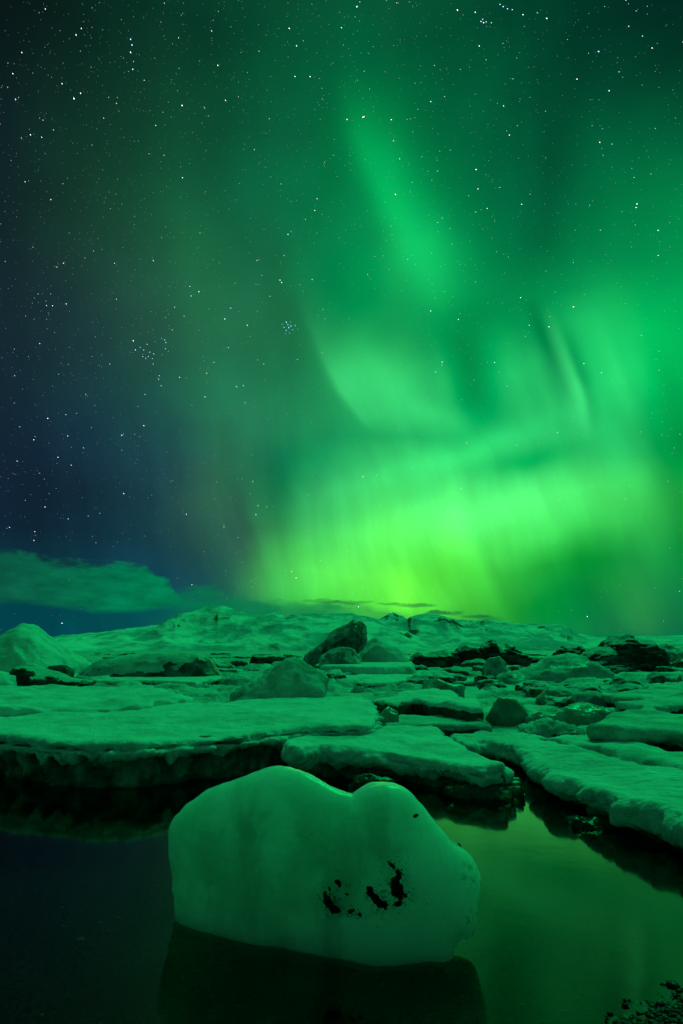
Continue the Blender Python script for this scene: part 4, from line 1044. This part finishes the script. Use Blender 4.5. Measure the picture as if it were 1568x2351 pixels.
# specks of finer grit strewn about the black pieces
Vg, Fg, n0 = [], [], 0
for i in range(520):
    gx, gy, hl, hw, ang = random.choice(GRIT[:20]); far_ = random.random() < .35
    sg = 26 if far_ else 9
    d = Vector(ray(gx + random.gauss(0, sg), gy + random.gauss(0, sg))).normalized(); hit = tree.ray_cast(Vector((0, 0, CAM_H)), d)
    if hit[0] is None: continue
    r_ = random.uniform(.0008, .0030) * (0.7 if far_ else 1); nr = np.array(hit[1])
    tet = RNG.normal(size=(6, 3)) * r_; tet -= nr * (tet @ nr)[:, None] * 0.6
    Vg.append(np.array(hit[0]) + tet + nr * r_ * .4 - BX)
    Fg += [tuple(n0 + q for q in f) for f in ((0, 1, 2), (0, 2, 3), (0, 3, 1), (1, 2, 4), (2, 3, 5), (3, 1, 4))]; n0 += 6
tag(obj('grit_specks', mesh_from('grit_specks', np.concatenate(Vg), Fg, M['debris'], False), blk), kind='stuff')

# ------------------------------------------------------------------ pebbles of shore and pool bed
Vp, Fp, n0 = [], [], 0
bm = bmesh.new(); bmesh.ops.create_icosphere(bm, subdivisions=1, radius=1.0)
iv = np.array([v.co[:] for v in bm.verts]); fi = [tuple(v.index for v in f.verts) for f in bm.faces]; bm.free()
spots = []
for k in range(5200):
    if k < 3400:
        x = random.uniform(-.2, 2.6); y = float(shore_y(x)) + random.gauss(-0.22, 0.13)
        s = random.uniform(.004, .013) * (1 if random.random() < .95 else 1.7)
    else:
        x = random.uniform(-2.4, 2.6); y = random.uniform(1.7, 4.6); s = random.uniform(.004, .013)
    spots.append((x, y, s))
spots = np.array(spots); zz = ground_z(spots[:, 0], spots[:, 1])
for (x, y, s), z in zip(spots, zz):
    w = iv * (1 + 0.22 * RNG.normal(size=(len(iv), 1))) * np.array([s * random.uniform(1, 1.6), s, s * .7])
    a = random.uniform(0, 6.3); w = w @ np.array([[math.cos(a), -math.sin(a), 0], [math.sin(a), math.cos(a), 0], [0, 0, 1]])
    Vp.append(w + np.array([x, y, z + s * .3])); Fp += [tuple(n0 + q for q in f) for f in fi]; n0 += len(iv)
tag(obj('pebbles', mesh_from('pebbles', np.concatenate(Vp), Fp, M['stone'])), 'dark lava pebbles on the shore and the bed of the pool', 'pebbles', kind='stuff')
# pale bits of stone and ice lying on the bed
pale, nt, q_, b_, o_ = mat_new('pale pebble'); b_.inputs['Base Color'].default_value = (.42, .46, .44, 1); b_.inputs['Roughness'].default_value = .5
PALE = [(92, 1978, 9), (140, 2085, 5), (145, 2128, 6), (180, 2162, 14), (250, 2138, 5), (360, 2035, 7), (365, 2232, 12), (400, 2120, 9), (423, 2246, 8), (395, 2295, 6), (345, 2315, 5), (250, 2360, 10), (96, 2332, 8), (340, 2255, 5), (425, 2276, 8), (270, 2108, 6), (228, 2118, 5), (1315, 2087, 8), (1100, 2230, 5), (1325, 2293, 6), (1297, 2322, 8), (1200, 2308, 8), (876, 2262, 8), (1290, 2010, 9), (1120, 2095, 5), (660, 2290, 5), (780, 2302, 5), (552, 2310, 6), (330, 2350, 7), (1060, 2290, 6)]
for ip, (x, y, s) in enumerate(sorted(PALE)):
    d = ray(x, y); t = 1.0
    for _ in range(25):
        pz = CAM_H + d[2] * t; gz = float(ground_z(np.array([d[0] * t]), np.array([d[1] * t]))[0])
        t += (pz - gz) * 0.5 / max(0.2, -d[2])
    s_ = s * t / F
    w = iv * (1 + 0.2 * RNG.normal(size=(len(iv), 1))) * np.array([s_, s_ * .8, s_ * .45])
    o = obj('pebble', mesh_from('pebble', w, fi, pale), None, (d[0] * t, d[1] * t, gz + s_ * .25))
    tag(o, f'pale pebble on the dark bed of the pool, {ORD[min(ip, len(ORD) - 1)]}', 'pebble', 'pale pebbles on the bed of the pool')

# ------------------------------------------------------------------ stars
RS = 15000.0
Vs, Fs, Cs = [], [], []


def star(x, y, mag, tint):
    d = ray(x, y); d /= np.linalg.norm(d)
    e1 = np.cross(d, (0, 0, 1.0)); e1 /= np.linalg.norm(e1); e2 = np.cross(e1, d)
    ang = R(-48 + 30 * min(max(y / 1400, 0), 1) + 12 * (x - 784) / 784)
    ex = e1 * math.cos(ang) + e2 * math.sin(ang); ey = -e1 * math.sin(ang) + e2 * math.cos(ang)
    w = RS * (0.00026 + 0.00010 * min(mag, 2.5)); l = w * 2.0
    c = d * RS; k = len(Vs)
    th = d * w
    Vs.extend([c - ex * l, c - ey * w, c + ex * l, c + ey * w, c - th, c + th])
    for f in ((0, 1, 4), (1, 2, 4), (2, 3, 4), (3, 0, 4), (1, 0, 5), (2, 1, 5), (3, 2, 5), (0, 3, 5)): Fs.append(tuple(k + v for v in f))
    Cs.extend([(tint[0] * mag, tint[1] * mag, tint[2] * mag, 1)] * 6)


def veiled(x, y):
    if y > 1455: return True
    if 1255 < y < 1405 and x < 400: return random.random() < .93
    return False


cnt = 0
while cnt < 9500:
    x = random.uniform(-500, 2068); y = random.uniform(-500, 1450)
    if random.random() > 1.0 - 0.42 * min(max((x - 300) / 1200, 0), 1): continue
    if y > 1200 and random.random() < .4: continue
    if veiled(x, y): continue
    mag = min(0.065 * (random.random() + 1e-3) ** -0.75, 1.6)
    tint = random.choice([(.75, .95, 1.1), (.6, .9, 1.25), (.9, 1, 1), (1.05, 1, .85), (.65, 1, 1.05)])
    star(x, y, mag, tint); cnt += 1
BL = (.55, .85, 1.3); WH = (1, 1, 1.05); OR = (1.2, .95, .7)
for (x, y, m_, t_) in [(170, 226, 2.4, (.9, .9, 1.3)), (418, 242, 2.0, WH), (306, 782, 1.9, OR), (833, 269, 1.8, WH), (1462, 468, 1.8, OR), (1093, 389, 1.8, WH), (1050, 23, 2.0, WH), (1091, 28, 1.7, BL), (1255, 42, 1.7, WH), (1374, 118, 1.8, BL), (300, 90, 1.6, BL), (303, 103, 1.7, BL), (300, 120, 1.8, WH), (305, 159, 1.6, BL), (36, 228, 1.5, BL), (110, 960, 1.8, WH), (1316, 704, 1.7, OR), (664, 65, 1.6, WH), (683, 825, 1.2, OR), (187, 65, 1.5, BL), (500, 150, 1.6, OR), (486, 71, 1.3, BL), (1497, 110, 1.4, OR), (1156, 243, 1.3, WH), (680, 1326, 1.6, OR), (612, 1163, 1.2, WH), (78, 1240, 1.3, WH), (80, 1220, 1.2, WH), (22, 1210, 1.2, WH), (1186, 1022, 1.3, WH), (1340, 834, 1.2, WH), (728, 456, 1.2, WH), (1155, 15, 1.4, BL), (1165, 20, 1.3, BL), (1148, 10, 1.3, BL), (1176, 22, 1.2, BL), (1104, 49, 1.4, BL), (1110, 52, 1.4, WH), (1116, 50, 1.2, BL), (1128, 52, 1.1, BL), (1108, 44, 1.1, BL), (352, 598, 1.3, BL), (436, 657, 1.3, BL), (439, 679, 1.3, BL), (146, 604, 1.3, WH), (58, 417, 1.4, BL), (117, 458, 1.2, WH), (96, 315, 1.4, BL)]: star(x, y, m_, t_)
for (x, y, m_) in [(663, 752, 1.5), (668, 748, 1.2), (657, 758, 1.2), (672, 757, 1.1), (661, 745, 1.0), (652, 751, 1.1), (678, 747, .9), (665, 764, .8), (648, 744, .7), (684, 755, .6), (667, 738, .6), (656, 766, .5)]: star(x, y, m_ * 1.2, (.30, .85, 1.3))
for (x, y) in [(335, 822), (341, 818), (350, 823), (344, 808), (330, 803), (322, 797), (353, 812), (338, 790), (380, 800), (378, 780), (381, 786), (328, 818), (364, 870), (370, 885), (333, 905), (366, 862), (352, 835)]: star(x, y, 1.05, (.7, .95, 1.2))
me = mesh_from('stars', np.array(Vs), Fs, None, False)
ca = me.color_attributes.new('light', 'FLOAT_COLOR', 'POINT')
ca.data.foreach_set('color', np.array(Cs, np.float32).ravel())
m = bpy.data.materials.new('starlight'); m.use_nodes = True; nt = m.node_tree; nt.nodes.clear()
at = nt.nodes.new('ShaderNodeAttribute'); at.attribute_name = 'light'
em = nt.nodes.new('ShaderNodeEmission'); nt.links.new(at.outputs['Color'], em.inputs[0]); em.inputs[1].default_value = 1.0
tr = nt.nodes.new('ShaderNodeBsdfTransparent'); ad = nt.nodes.new('ShaderNodeAddShader')
nt.links.new(em.outputs[0], ad.inputs[0]); nt.links.new(tr.outputs[0], ad.inputs[1])
out = nt.nodes.new('ShaderNodeOutputMaterial'); nt.links.new(ad.outputs[0], out.inputs[0]); m.cycles.emission_sampling = 'NONE'
me.materials.append(m)
tag(obj('stars', me), 'bright small stars scattered over the whole night sky', 'stars', kind='stuff')
